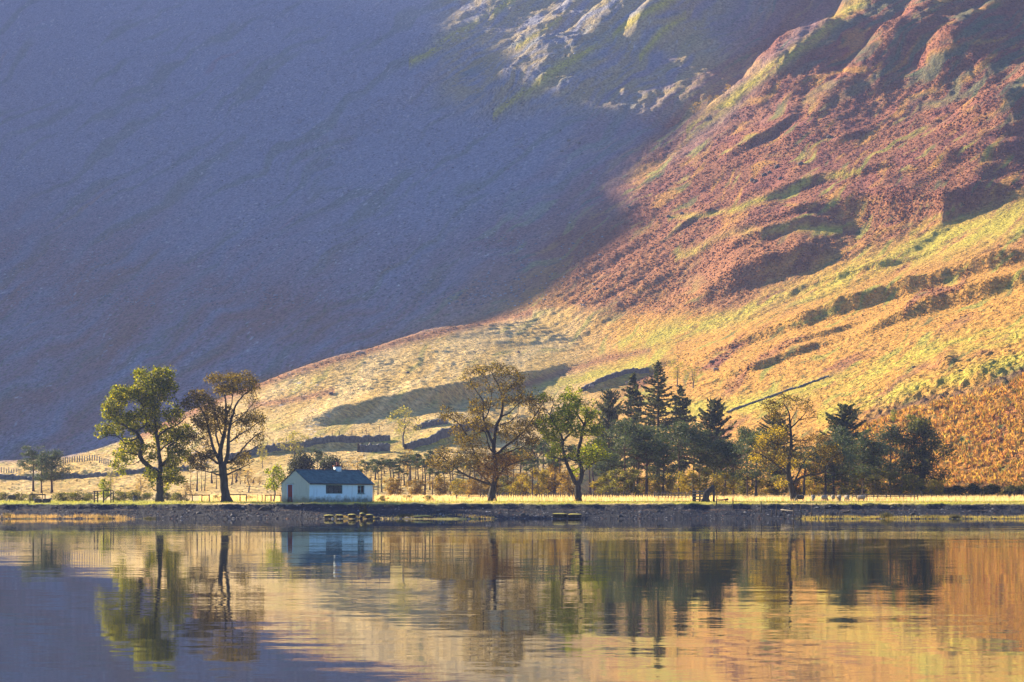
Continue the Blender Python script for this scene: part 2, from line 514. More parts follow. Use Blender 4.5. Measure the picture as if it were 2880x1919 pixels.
    for line in ([(700, 1140), (780, 1132), (860, 1118), (940, 1100)], [(1440, 1095), (1560, 1055), (1700, 1010), (1830, 985)]):
        q = np.array(line, float)
        l2 = np.interp(px, q[:, 0], q[:, 1], left=-9999, right=-9999)
        c = mixc(c, BR * 1.15, 0.75 * np.exp(-((py - l2) / 12.0) ** 2))
    # the near bank on the right
    lb = np.interp(px, [2250, 2400, 2560, 2760, 2900, 4700], [1330, 1205, 1145, 1100, 1045, 800])
    nb = sstep(-36, 48, py - lb + 12 * patch2) * sstep(2250, 2330, px) * (Y < 560)
    bank = mixc(ORA * np.ones_like(c), np.array([0.52, 0.27, 0.05]), sstep(0.0, 0.35, fbm(x / 4.0, Y / 5.0, 101, 3)))
    bank = mixc(bank, np.array([0.34, 0.125, 0.045]), sstep(0.05, 0.4, fbm(x / 9.0, Y / 12.0, 102, 3)))
    bank = mixc(bank, DG * 1.2, sstep(0.18, 0.4, fbm(x / 3.2, Y / 4.0, 103, 3)))
    c = mixc(c, bank, nb)
    hb = np.exp(-((py - lb + 4) / 15.0) ** 2) * sstep(2380, 2480, px) * (Y < 620)
    c = mixc(c, HEA, 0.9 * hb * sstep(-0.4, 0.1, patch2))
    # tufts
    tuft = fbm(x / 1.6, Y / 2.4, 104, 2)
    c = mixc(c, DG, 0.62 * sstep(0.26, 0.5, tuft) * sstep(700, 900, py))
    # scattered pale stones on the mountain
    st = sstep(0.52, 0.6, vnoise(x / 1.7, Y / 2.2, 105)) * sstep(0.0, 0.3, fbm(s / 160.0, nn / 60.0, 106, 3))
    c = mixc(c, np.array([0.42, 0.40, 0.42]), 0.8 * st * scr)
    c = c * (1 + 0.22 * fine)[..., None]
    # meadow
    yf = stab(px, FOOT_Y)
    md = 1 - sstep(yf - 16, yf + 20, Y)
    g1 = mixc(np.zeros_like(c) + np.array([0.70, 0.49, 0.23]), np.array([0.36, 0.33, 0.06]), sstep(-0.05, 0.3, fbm(x / 12.0, Y / 9.0, 111, 3)) * (1 - sstep(285, 330, Y)))
    edge = 1 - sstep(276, 292, Y)
    g1 = mixc(g1, np.array([0.33, 0.33, 0.045]), edge * (0.5 + 0.8 * fbm(x / 6.0, Y / 3.0, 112, 3)))
    g1 = mixc(g1, np.array([0.36, 0.38, 0.05]), (1 - sstep(380, 620, px)) * (1 - sstep(300, 330, Y)) * 0.85)
    c = mixc(c, g1, md)
    c = c * (1 + 0.12 * fbm(x / 0.7, Y / 1.2, 113, 2) * md)[..., None]
    # shingle
    w = 1.7 * vnoise(px / 210.0, px * 0 + 3.3, 5) + 0.8 * vnoise(px / 60.0, px * 0 + 8.3, 6)
    Yb = Y + w
    sh = 1 - sstep(266.6, 267.6, Yb + 0.5 * fbm(x / 1.2, Y / 0.8, 121, 2))
    peb = fbm(x / 0.35, Y / 0.3, 122, 3)
    g2 = mixc(np.zeros_like(c) + np.array([0.012, 0.016, 0.026]), np.array([0.035, 0.042, 0.058]), sstep(0.0, 0.5, peb))
    g2 = mixc(g2, np.array([0.13, 0.075, 0.045]), 0.7 * np.exp(-((Yb - 264.8) / 0.5) ** 2) * sstep(-0.1, 0.3, fbm(x / 5.0, Y / 2.0, 123, 3)))
    spit = sstep(850, 1000, px) * (1 - sstep(1300, 1480, px)) + 0.7 * (1 - sstep(200, 520, px)) * sstep(-0.2, 0.2, fbm(x / 2.0, Y / 1.0, 124, 2)) + sstep(2180, 2300, px) * 0.9
    mo = spit * np.exp(-((Yb - 256.4) / 1.7) ** 2)
    mossc = mixc(np.zeros_like(c) + np.array([0.30, 0.27, 0.05]), np.array([0.48, 0.32, 0.12]), sstep(-0.2, 0.3, fbm(x / 2.5, Y / 1.0, 125, 3)) * (px < 2000))
    g2 = mixc(g2, mossc, 1.3 * mo)
    wet = 1 - sstep(255.3, 256.6, Yb + (0.9 * spit))
    g2 = g2 * (1 - 0.5 * wet)[..., None]
    c = mixc(c, g2, sh)
    return np.clip(c, 0.004, 0.9)

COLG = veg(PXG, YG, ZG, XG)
# pebbly relief of the shingle, lumps of bracken on the near bank
wv = 1.7 * vnoise(PXG / 210.0, PXG * 0 + 3.3, 5) + 0.8 * vnoise(PXG / 60.0, PXG * 0 + 8.3, 6)
shm = (1 - sstep(266.4, 267.4, YG + wv)) * (YG < 272)
ZG += shm * (0.055 * fbm(XG / 0.42, YG / 0.5, 131, 2) + 0.10 * fbm(XG / 3.0, YG / 1.2, 132, 3))
mdm = (YG > 267) & (YG < 350)
ZG += mdm * 0.07 * fbm(XG / 1.1, YG / 1.4, 133, 3)
nbm = sstep(2280, 2380, PXG) * sstep(388, 410, YG) * (1 - sstep(470, 520, YG))
ZG += nbm * (0.75 * np.abs(fbm(XG / 3.0, YG / 3.6, 134, 2)) + 0.5 * fbm(XG / 1.3, YG / 1.6, 135, 2))

def ground_mat(name, bump, bscale, rough=0.95, spec=0.1, cvar=0.3):
    m, nt, out = new_mat(name)
    L = nt.links.new
    b = N(nt, 'ShaderNodeBsdfPrincipled', ins={'Roughness': rough, 'Specular IOR Level': spec})
    at_ = N(nt, 'ShaderNodeVertexColor', layer_name="Col")
    tc = N(nt, 'ShaderNodeTexCoord')
    n = N(nt, 'ShaderNodeTexNoise', ins={'Scale': bscale, 'Detail': 3.0, 'Roughness': 0.65})
    L(tc.outputs['Object'], n.inputs['Vector'])
    mr = N(nt, 'ShaderNodeMapRange', ins={'From Min': 0.3, 'From Max': 0.7, 'To Min': 1 - cvar, 'To Max': 1 + cvar})
    L(n.outputs[0], mr.inputs[0])
    mx = N(nt, 'ShaderNodeVectorMath', operation='SCALE')
    L(at_.outputs[0], mx.inputs[0]); L(mr.outputs[0], mx.inputs['Scale'])
    L(mx.outputs[0], b.inputs['Base Color'])
    bm = N(nt, 'ShaderNodeBump', ins={'Strength': 1.0, 'Distance': bump})
    L(n.outputs[0], bm.inputs['Height']); L(bm.outputs[0], b.inputs['Normal'])
    L(b.outputs[0], out.inputs[0])
    return m

M_HILL = ground_mat("moor_ground", 1.1, 0.9, cvar=0.5)
M_MEAD = ground_mat("meadow_grass", 0.12, 5.0)
M_BEACH = ground_mat("slate_shingle", 0.16, 6.0, rough=0.8, spec=0.12)

def grid_part(name, r0, r1, mat):
    nr = r1 - r0; nc = len(_pxs)
    V = np.stack([XG[r0:r1], YG[r0:r1], ZG[r0:r1]], -1).reshape(-1, 3)
    i = np.arange(nr - 1)[:, None] * nc; j = np.arange(nc - 1)[None, :]
    Fq = np.stack([i + j, i + j + 1, i + nc + j + 1, i + nc + j], -1).reshape(-1, 4)
    o = mesh_np(name, V, Fq, mat, smooth=True, col=COLG[r0:r1].reshape(-1, 3))
    return tag(o, kind='structure')

rb = int(np.searchsorted(_ys, 268.4)); rm = int(np.searchsorted(_ys, 352.0))
grid_part("beach", 0, rb + 1, M_BEACH)
grid_part("meadow", rb, rm + 1, M_MEAD)
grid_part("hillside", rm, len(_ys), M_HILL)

# ---- the high ridge to the left of the view that keeps the mountain in the shade
# boundary of its shadow on the slope, as (px, py) of the slope
SHB = [(1300, 915), (1420, 893), (1500, 866), (1570, 825), (1680, 735), (1760, 670), (1815, 622), (1775, 575), (1720, 525), (1800, 462), (1890, 400), (1960, 355),
       (1990, 330), (1530, 312), (1450, 285), (1470, 240), (1480, 190), (1400, 130), (1320, 70), (1360, 0)]
RU = -0.335            # bearing of the ridge (tangent)
rid = []
for a, b in SHB:
    Y0 = hit(a, b); x0 = px2u(a) * Y0; z0 = float(full_z(np.array([float(a)]), np.array([Y0]), False)[0])
    sxy = math.hypot(sx, sy)
    t = (x0 - RU * Y0) / (-sx / sxy + RU * sy / sxy)
    rid.append((Y0 + t * sy / sxy, z0 + t * sz / sxy))
rid.sort()
ry = np.array([r[0] for r in rid]); rz_ = np.array([r[1] for r in rid])

for a, b in ((560, 2), (600, 18), (700, 46), (850, 88), (900, 118), (970, 165), (1010, 190),
             (1990, 660), (2250, 690), (2900, 715)):
    rid.append((a, b))
rid.sort()
ry = np.array([r[0] for r in rid], float); rzz = np.array([r[1] for r in rid], float)
yy = np.arange(560, 2900, 8.0)
zz = np.interp(yy, ry, rzz)
nr = len(yy)
prof = [(-260, -1.0), (-120, -0.5), (-40, -0.14), (-8, -0.02), (0, 0.0), (6, -0.03), (26, -0.25), (55, -0.6), (95, -1.1)]
V = []
for y_, z_ in zip(yy, zz):
    for k, (d, f_) in enumerate(prof):
        zz_ = z_ + f_ * max(z_, 60.0)
        j_ = 0 if k == 4 else 7.0 * float(vnoise(np.array([y_ / 40.0]), np.array([d / 30.0]), 61)[0])
        V.append((RU * y_ + d * min(1.0, 0.25 + z_ / 260.0) + j_, y_ + 0.2 * d, zz_))
k = len(prof)
i = np.arange(nr - 1)[:, None] * k; j = np.arange(k - 1)[None, :]
Fq = np.stack([i + j, i + j + 1, i + k + j + 1, i + k + j], -1).reshape(-1, 4)
M_CRAG = rough_mat("crag_rock", (0.13, 0.13, 0.13), (0.2, 0.19, 0.14), scale=0.05, detail=8)
tag(mesh_np("mountain_ridge", np.array(V), Fq, M_CRAG, smooth=True), kind='structure')

# ------------------------------------------------------------------ lake
m, nt, out = new_mat("lake_water")
L = nt.links.new
geo = N(nt, 'ShaderNodeNewGeometry')
def wave_layer(scale, sc, off, detail=2.0):
    mp = N(nt, 'ShaderNodeMapping'); mp.inputs['Scale'].default_value = sc; mp.inputs['Location'].default_value = off
    L(geo.outputs['Position'], mp.inputs[0])
    n = N(nt, 'ShaderNodeTexNoise', ins={'Scale': scale, 'Detail': detail, 'Roughness': 0.5})
    L(mp.outputs[0], n.inputs['Vector'])
    s = N(nt, 'ShaderNodeVectorMath', operation='SUBTRACT'); s.inputs[1].default_value = (0.5, 0.5, 0.5)
    L(n.outputs['Color'], s.inputs[0])
    return s.outputs[0]
def vscale(v, k):
    s = N(nt, 'ShaderNodeVectorMath', operation='MULTIPLY'); s.inputs[1].default_value = k
    L(v, s.inputs[0]); return s.outputs[0]
def vadd(a, b):
    s = N(nt, 'ShaderNodeVectorMath', operation='ADD'); L(a, s.inputs[0]); L(b, s.inputs[1]); return s.outputs[0]
w1 = vscale(wave_layer(1.0, (0.42, 1.5, 1.0), (3, 5, 0)), (0.009, 0.020, 0))      # small long-crested ripples
w2 = vscale(wave_layer(1.0, (0.06, 0.20, 1.0), (31, 7, 0)), (0.004, 0.010, 0))     # slow swell
w3 = vscale(wave_layer(1.0, (4.0, 9.0, 1.0), (1, 2, 0), 1.0), (0.010, 0.016, 0))  # fine
# breeze lanes: stronger ripples in some strips
mp = N(nt, 'ShaderNodeMapping'); mp.inputs['Scale'].default_value = (0.012, 0.035, 1.0)
L(geo.outputs['Position'], mp.inputs[0])
nb_ = N(nt, 'ShaderNodeTexNoise', ins={'Scale': 1.0, 'Detail': 3.0})
L(mp.outputs[0], nb_.inputs['Vector'])
mr = N(nt, 'ShaderNodeMapRange', ins={'From Min': 0.38, 'From Max': 0.64, 'To Min': 0.3, 'To Max': 1.1})
L(nb_.outputs[0], mr.inputs[0])
sm = vadd(vadd(w1, w3), w2)
sc_ = N(nt, 'ShaderNodeVectorMath', operation='SCALE'); L(sm, sc_.inputs[0]); L(mr.outputs[0], sc_.inputs['Scale'])
up = N(nt, 'ShaderNodeVectorMath', operation='ADD'); up.inputs[1].default_value = (0, 0, 1)
L(sc_.outputs[0], up.inputs[0])
nn_ = N(nt, 'ShaderNodeVectorMath', operation='NORMALIZE'); L(up.outputs[0], nn_.inputs[0])
b = N(nt, 'ShaderNodeBsdfPrincipled', ins={'Base Color': (0.010, 0.017, 0.022, 1), 'Roughness': 0.02, 'IOR': 1.45, 'Specular IOR Level': 0.5})
L(nn_.outputs[0], b.inputs['Normal'])
gl = N(nt, 'ShaderNodeBsdfGlossy', ins={'Color': (0.97, 0.96, 0.93, 1), 'Roughness': 0.02})
L(nn_.outputs[0], gl.inputs['Normal'])
mxw = N(nt, 'ShaderNodeMixShader', ins={0: 0.45})
L(b.outputs[0], mxw.inputs[1]); L(gl.outputs[0], mxw.inputs[2]); L(mxw.outputs[0], out.inputs[0])
M_WATER = m
wv_ = [(-900, -320, 0), (900, -320, 0), (900, 262.5, 0), (-900, 262.5, 0)]
tag(mesh_np("lake_water", np.array(wv_, float), np.array([[0, 1, 2, 3]]), M_WATER), kind='structure')
# ================================================================== TREES
def bark_mat(name, c1, c2):
    return rough_mat(name, c1, c2, scale=3.0, rough=0.95, bump=0.03, bscale=9.0, vec=(1, 1, 0.35))

M_BARK = bark_mat("oak_bark", (0.022, 0.020, 0.017), (0.06, 0.054, 0.045))
M_PBARK = bark_mat("pine_bark", (0.050, 0.036, 0.030), (0.11, 0.075, 0.055))
M_GREYBARK = bark_mat("grey_bark", (0.10, 0.09, 0.085), (0.20, 0.18, 0.16))

def leaf_mat(name, trans=0.45, rough=0.6, spec=0.25, tint=(1.25, 1.15, 0.55)):
    """leaf blades: the colour attribute gives each leaf its pigment; light also passes through the blade"""
    m, nt, out = new_mat(name)
    L = nt.links.new
    at_ = N(nt, 'ShaderNodeVertexColor', layer_name="Col")
    d = N(nt, 'ShaderNodeBsdfPrincipled', ins={'Roughness': rough, 'Specular IOR Level': spec})
    t = N(nt, 'ShaderNodeBsdfTranslucent')
    tm = N(nt, 'ShaderNodeVectorMath', operation='MULTIPLY'); tm.inputs[1].default_value = tint
    L(at_.outputs[0], d.inputs['Base Color']); L(at_.outputs[0], tm.inputs[0]); L(tm.outputs[0], t.inputs['Color'])
    mx = N(nt, 'ShaderNodeMixShader', ins={0: trans})
    L(d.outputs[0], mx.inputs[1]); L(t.outputs[0], mx.inputs[2]); L(mx.outputs[0], out.inputs[0])
    return m

M_LEAF = leaf_mat("broad_leaves", 0.58)
M_NEEDLE = leaf_mat("conifer_needles", 0.36, tint=(1.15, 1.1, 0.7))

def colonize(nodes, parent, A, D, dk, di, iters=120, up=0.0, rng=RNG):
    """space colonisation: grow twigs from the given skeleton towards the points A"""
    P = [np.array(p, float) for p in nodes]
    par = list(parent)
    A = np.asarray(A, float).copy()
    pos = np.array(P)
    d2 = ((A[:, None, :] - pos[None]) ** 2).sum(-1)
    near = d2.argmin(1); nd = d2.min(1)
    seen = {}
    for it in range(iters):
        if not len(A): break
        act = nd < di * di
        if not act.any(): break
        idx = near[act]
        vec = A[act] - pos[idx]
        vec /= np.linalg.norm(vec, axis=1, keepdims=True) + 1e-9
        acc = np.zeros((len(pos), 3)); np.add.at(acc, idx, vec)
        act_nodes = np.unique(idx)
        v = acc[act_nodes] + rng.normal(0, 0.18, (len(act_nodes), 3))
        v[:, 2] += up
        v /= np.linalg.norm(v, axis=1, keepdims=True) + 1e-9
        new = pos[act_nodes] + v * D
        keep = []
        for k, a in enumerate(act_nodes):
            c = seen.get(int(a), 0)
            if c < 4: keep.append(k); seen[int(a)] = c + 1
        if not keep: break
        keep = np.array(keep)
        new = new[keep]
        base = len(pos)
        par += [int(q) for q in act_nodes[keep]]
        pos = np.concatenate([pos, new])
        dn = ((A[:, None, :] - new[None]) ** 2).sum(-1)
        j = dn.argmin(1); m = dn.min(1)
        b = m < nd
        near[b] = base + j[b]; nd[b] = m[b]
        ok = nd > dk * dk
        A = A[ok]; near = near[ok]; nd = nd[ok]
    return pos, np.array(par)

def pipe_radii(pos, par, tip, expo=2.4, given=None):
    n = len(pos)
    acc = np.zeros(n); r = np.zeros(n)
    order = range(n - 1, -1, -1)            # children always follow their parents
    for i in order:
        r[i] = max(acc[i], tip ** expo) ** (1 / expo)
        if given is not None and i < len(given) and given[i] > r[i]: r[i] = given[i]
        if par[i] >= 0: acc[par[i]] += min(r[i], 1.0) ** expo if (given is None or i >= len(given)) else 0.0
    return r

def wood_mesh(pos, par, r, mb, minr=0.011):
    n = len(pos)
    kids = [[] for _ in range(n)]
    for i, p in enumerate(par):
        if p >= 0: kids[p].append(i)
    heads = [i for i in range(n) if par[i] < 0]
    stack = [(h, None) for h in heads]
    while stack:
        s0, frm = stack.pop()
        chain = ([frm] if frm is not None else []) + [s0]
        cur = s0
        while kids[cur]:
            ks = sorted(kids[cur], key=lambda q: -r[q])
            for q in ks[1:]: stack.append((q, cur))
            cur = ks[0]; chain.append(cur)
        if len(chain) < 2: continue
        pp = pos[chain]; rr = np.maximum(r[chain], minr).copy()
        if frm is not None: rr[0] = min(rr[0], rr[1] * 1.5)
        R0 = rr.max()
        if R0 > 0.12 and len(chain) > 3:
            # rough bark outline
            pass
        mb.tube(pp, rr, 10 if R0 > 0.2 else 6 if R0 > 0.06 else 4 if R0 > 0.025 else 3, cap=R0 > 0.05)

def leaf_quads(C, size, col, rng=RNG, flat=0.0, aspect=0.62):
    """one pointed four-cornered blade per centre"""
    n = len(C)
    d = rng.normal(0, 1, (n, 3)); d[:, 2] *= (1 - flat)
    d /= np.linalg.norm(d, axis=1, keepdims=True) + 1e-9
    e = rng.normal(0, 1, (n, 3)); e[:, 2] *= (1 - 0.5 * flat)
    e -= d * (d * e).sum(1, keepdims=True); e /= np.linalg.norm(e, axis=1, keepdims=True) + 1e-9
    s = (size * rng.uniform(0.65, 1.3, n))[:, None]
    V = np.stack([C - d * s * .5, C + e * s * aspect * .5 + d * s * .05, C + d * s * .5, C - e * s * aspect * .5 + d * s * .05], 1).reshape(-1, 3)
    Fq = np.arange(4 * n).reshape(n, 4)
    return V, Fq, np.repeat(col, 4, 0)

def pick_cols(n, pal, w, rng=RNG, var=0.22):
    pal = np.array(pal, float)
    c = pal[rng.choice(len(pal), n, p=np.array(w) / sum(w))]
    return np.clip(c * (1 + rng.normal(0, var, (n, 1))), 0.004, 0.9)

OLIVE = [(0.095, 0.125, 0.012), (0.21, 0.22, 0.012), (0.38, 0.35, 0.012), (0.050, 0.065, 0.016)]
OCHRE = [(0.075, 0.060, 0.020), (0.14, 0.108, 0.015), (0.26, 0.19, 0.013), (0.050, 0.042, 0.020)]
BROWN = [(0.12, 0.075, 0.03), (0.19, 0.115, 0.035), (0.25, 0.17, 0.03), (0.08, 0.055, 0.03)]
YELLO = [(0.33, 0.26, 0.015), (0.42, 0.31, 0.02), (0.22, 0.19, 0.02), (0.14, 0.12, 0.02)]
FRESH = [(0.14, 0.20, 0.014), (0.25, 0.30, 0.014), (0.38, 0.38, 0.015), (0.08, 0.11, 0.018)]
PINE = [(0.050, 0.080, 0.042), (0.075, 0.110, 0.048), (0.12, 0.145, 0.045), (0.038, 0.060, 0.038)]
FIR = [(0.062, 0.080, 0.040), (0.10, 0.115, 0.042), (0.15, 0.155, 0.045), (0.042, 0.056, 0.034)]

def big_tree(name, label, org, sc, Y, limbs, blobs, pal, base_flare=1.5, tip=0.012, dens=1.0, leaf=0.22, lpn=5, seed=1, D=0.34, leafy=1.0, group=None, zfix=None):
    """foreground tree: limbs and leaf clumps read off the picture, turned into a real tree with depth at distance Y.
    org, sc: picture crop the coordinates were read in.  blobs: X, Y, rx, ry[, sparse 0..1[, palette]]"""
    rng = np.random.default_rng(seed)
    k = Y / F / sc                                # crop pixels to metres
    def W(X, Yc, dy=0.0):
        p = at(org[0] + X / sc, org[1] + Yc / sc, Y)
        return np.array([p.x, Y + dy, p.z])
    X0 = limbs[0][0][0][0]
    gz = ground_z(W(X0, limbs[0][0][0][1])[0], Y)
    nodes, par, giv = [], [], []
    for li, (pts, r0, r1, tilt) in enumerate(limbs):
        # tilt: how far the far end of the limb comes forward (-) or goes back (+), metres
        P = np.array(pts, float)
        seg = np.concatenate([[0], np.cumsum(np.linalg.norm(np.diff(P, axis=0), axis=1))])
        n = max(3, int(seg[-1] * k / 0.30))
        tt = np.linspace(0, seg[-1], n)
        xs = np.interp(tt, seg, P[:, 0]); ys = np.interp(tt, seg, P[:, 1])
        # smooth the corners
        for _ in range(2):
            xs[1:-1] = 0.25 * xs[:-2] + 0.5 * xs[1:-1] + 0.25 * xs[2:]; ys[1:-1] = 0.25 * ys[:-2] + 0.5 * ys[1:-1] + 0.25 * ys[2:]
        start = W(xs[0], ys[0])
        d0 = 0.0
        if li == 0: pid = -1
        else:
            arr = np.array(nodes)
            q = ((arr[:, [0, 2]] - start[[0, 2]]) ** 2).sum(1)
            pid = int(q.argmin()); d0 = arr[pid, 1] - Y
        for i in range(n):
            f_ = i / (n - 1)
            p = W(xs[i], ys[i], d0 + tilt * f_ ** 0.9)
            p += rng.normal(0, 0.022, 3)
            if li == 0 and i == 0: p[2] = gz - 0.12
            rr = (r0 + (r1 - r0) * f_)
            if li == 0: rr *= 1 + (base_flare - 1) * math.exp(-max(0.0, p[2] - gz) / 0.35)
            if li > 0 and i == 0: continue
            nodes.append(p); par.append(pid if (i == 0 or (li > 0 and i == 1)) else len(nodes) - 2); giv.append(rr)
    # attraction points in the clumps
    A = []; info = []
    cx = np.mean([b[0] for b in blobs]); hw = np.percentile([abs(b[0] - cx) for b in blobs], 90)
    for bi, b in enumerate(blobs):
        sp = b[4] if len(b) > 4 else 0.0
        rx, ry = b[2] * k, b[3] * k
        rd = 0.5 * (rx + ry) * 1.15
        room = hw * k * math.sqrt(max(0.05, 1 - min(1, ((b[0] - cx) / (hw * 1.25)) ** 2)))
        for half in range(2):                      # every clump is met by a second one behind or in front
            dy = rng.uniform(-0.75, 0.75) * room
            if half == 1 and sp > 0.35: continue
            vol = rx * ry * rd * 4.19
            n = int(min(150, 8 + vol * 16 * dens * (1 - 0.4 * sp)))
            g = rng.normal(0, 1, (n, 3)); g /= np.linalg.norm(g, axis=1, keepdims=True); g *= rng.uniform(0.2, 1, (n, 1)) ** 0.45
            c = W(b[0] + (rng.normal(0, 8) if half else 0), b[1] + (rng.normal(0, 8) if half else 0), dy)
            A.append(c + g * np.array([rx, rd, ry])); 
            info.append((c, rx, rd, ry, sp, b[5] if len(b) > 5 else None))
    A = np.concatenate(A)
    pos, par = colonize(nodes, par, A, D, 0.36, 4.5, 110, 0.05, rng)
    r = pipe_radii(pos, par, tip, 2.35, np.array(giv))
    root = empty(name, (float(nodes[0][0]), Y, gz))
    o0 = np.array([nodes[0][0], Y, gz])
    mb = MB(); wood_mesh(pos - o0, par, r, mb)
    mb.build("trunk", M_BARK, root, smooth=True)
    # leaves on thin twigs
    kids = np.zeros(len(pos), int)
    for p in par:
        if p >= 0: kids[p] += 1
    thin = np.nonzero((r < 0.034) & (np.arange(len(pos)) >= len(nodes)))[0]
    Cs = np.array([i[0] for i in info]); Rs = np.array([[i[1], i[2], i[3]] for i in info])
    q = (((pos[thin][:, None, :] - Cs[None]) / (Rs[None] + 0.15)) ** 2).sum(-1)
    bi = q.argmin(1)
    spv = np.array([i[4] for i in info])[bi]
    cl = 0.5 + 0.5 * fbm(pos[thin][:, 0] * 0.9 + pos[thin][:, 1] * 0.31, pos[thin][:, 2] * 0.9 - pos[thin][:, 1] * 0.27, seed, 2)
    nl = rng.poisson(np.clip(lpn * leafy * (1 - spv * 0.85) * (0.35 + 1.3 * cl), 0, 40))
    nl = np.where(kids[thin] == 0, nl * 1.6, nl).astype(int)
    rep = np.repeat(np.arange(len(thin)), nl)
    C = pos[thin][rep] + rng.normal(0, 0.19, (len(rep), 3))
    cols = np.zeros((len(rep), 3))
    pals = [i[5] or pal for i in info]
    key = np.array([id(p) for p in pals])[bi[rep]]
    for p in {id(p): p for p in pals}.values():
        m = key == id(p)
        cols[m] = pick_cols(int(m.sum()), p, (4, 3, 1.4, 2), rng)
    V, Fq, cc = leaf_quads(C - o0, leaf, cols, rng, 0.2, 0.75)
    mesh_np("crown", V, Fq, M_LEAF, root, col=cc)
    return tag(root, label, "tree", group)
# ------------------------------------------------------------------ the five big trees on the shore
big_tree("oak_tree", "leafy green oak with a bent leaning trunk, leftmost big shore tree", (240, 1020), 3.825, 284.0,
  [([(797, 1500), (800, 1380), (800, 1250), (778, 1190)], .42, .40, 0),
   ([(778, 1190), (700, 1130), (620, 1060), (585, 1000), (620, 920), (625, 850), (580, 780), (545, 740)], .30, .19, -.8),
   ([(545, 740), (450, 690), (380, 650), (300, 600)], .13, .05, -.8), ([(550, 745), (640, 700), (680, 640), (650, 560), (640, 480), (560, 380)], .13, .05, .5),
   ([(800, 1200), (805, 1100), (790, 1000), (785, 900), (760, 780), (740, 600), (750, 450), (700, 330), (640, 200)], .26, .06, 1.0),
   ([(810, 1120), (870, 1060), (930, 1000), (880, 950), (900, 900), (990, 860)], .20, .07, -1.6),
   ([(600, 1000), (500, 980), (430, 955), (380, 940)], .09, .04, .7), ([(590, 800), (440, 890), (390, 800), (290, 780), (170, 840)], .09, .03, -1.2),
   ([(770, 800), (860, 720), (950, 690), (1030, 650), (1090, 590)], .12, .05, -1.0), ([(750, 480), (850, 330), (930, 250)], .08, .03, .8),
   ([(790, 950), (900, 850), (1050, 790)], .10, .04, 1.8), ([(560, 1090), (450, 1100), (380, 1120)], .05, .02, -.4), ([(760, 1390), (720, 1350)], .06, .04, -.3)],
  [(580,130,80,70),(850,150,130,90),(700,230,150,90),(930,270,100,70),(400,330,130,80),(560,330,110,80),(330,440,130,90),(270,560,90,80),
   (620,400,90,60),(750,420,80,100),(800,330,90,70),(900,380,70,50,.4),(430,610,170,70),(580,560,120,60),(200,720,100,60),(330,700,90,60),(480,720,70,50),
   (700,680,120,70),(740,560,80,60),(880,560,70,50),(940,620,80,40),(1000,540,60,70),(880,780,180,100),(1060,770,140,90),(1000,960,110,80),(1090,1010,50,60),
   (500,860,110,60),(520,950,100,50),(400,1000,70,60),(310,1100,50,50),(370,1160,40,50),(500,1050,60,30,.3),(690,920,50,40),(700,1020,70,40,.3),
   (730,1210,80,40),(760,1280,40,40),(900,1150,90,70),(930,1230,110,60),(1020,1280,60,40),(860,1340,40,40),(960,1070,90,40)],
  OLIVE, lpn=9.5, leaf=.22, seed=3, dens=1.84)

big_tree("sycamore_tree", "dark ochre-topped sycamore with stout flared trunk left of the white hut", (500, 1030), 3.92, 282.0,
  [([(540, 1500), (522, 1400), (510, 1280), (500, 1180), (495, 1100)], .46, .46, 0),
   ([(482, 1100), (470, 1000), (465, 900), (500, 800), (520, 700), (530, 550), (520, 400), (500, 250)], .30, .06, .8),
   ([(520, 1090), (555, 950), (560, 800), (580, 650), (620, 520), (650, 420), (720, 330), (820, 260)], .24, .05, -.8),
   ([(472, 1060), (400, 930), (370, 800), (340, 650), (290, 500), (200, 380)], .20, .05, -1.2), ([(465, 1090), (350, 1010), (240, 960), (120, 900)], .14, .04, 1.6),
   ([(460, 1215), (400, 1170), (300, 1160), (200, 1130)], .10, .04, -1.4), ([(540, 1205), (620, 1160), (740, 1110), (860, 1040)], .11, .03, -.8),
   ([(540, 1080), (640, 1010), (720, 900), (820, 790), (930, 720)], .15, .04, .8), ([(600, 1020), (720, 980), (830, 920), (960, 860)], .09, .03, -1.8),
   ([(565, 850), (660, 770), (780, 690), (900, 600)], .10, .04, 1.5), ([(610, 560), (720, 520), (850, 480), (930, 440)], .06, .03, -.5),
   ([(470, 920), (420, 800), (400, 650), (380, 500), (340, 400)], .13, .04, 2.0), ([(530, 560), (600, 400), (620, 250), (600, 150)], .09, .03, -1.5),
   ([(500, 800), (450, 650), (430, 520), (420, 380)], .09, .03, -2.2), ([(580, 650), (700, 560), (800, 440), (860, 350)], .08, .03, 1.7)],
  [(400,130,100,60),(560,150,130,80),(730,140,130,70),(820,220,80,70),(500,260,120,60),(680,260,150,50,.3),(230,320,130,60),(150,420,120,80),(300,420,120,80),
   (420,520,150,80),(270,600,120,80),(560,500,60,60),(480,620,120,80),(340,680,120,60),(860,570,130,40),(740,610,100,50),(900,620,60,40),(850,720,100,60,.5),
   (930,780,60,50,.4),(700,720,100,50,.4),(820,830,120,40,.6),(250,1030,110,80),(350,960,80,60),(160,1060,60,40),(280,1110,90,30),(720,1000,90,50),(650,1060,80,40),
   (200,780,100,60,.3),(280,860,80,40,.5),(780,380,100,60,.7),(860,380,60,60,.7),(600,780,60,60,.8),(900,880,60,30,.6)],
  OCHRE, lpn=9, leaf=.18, seed=5, dens=2.16, base_flare=1.9)

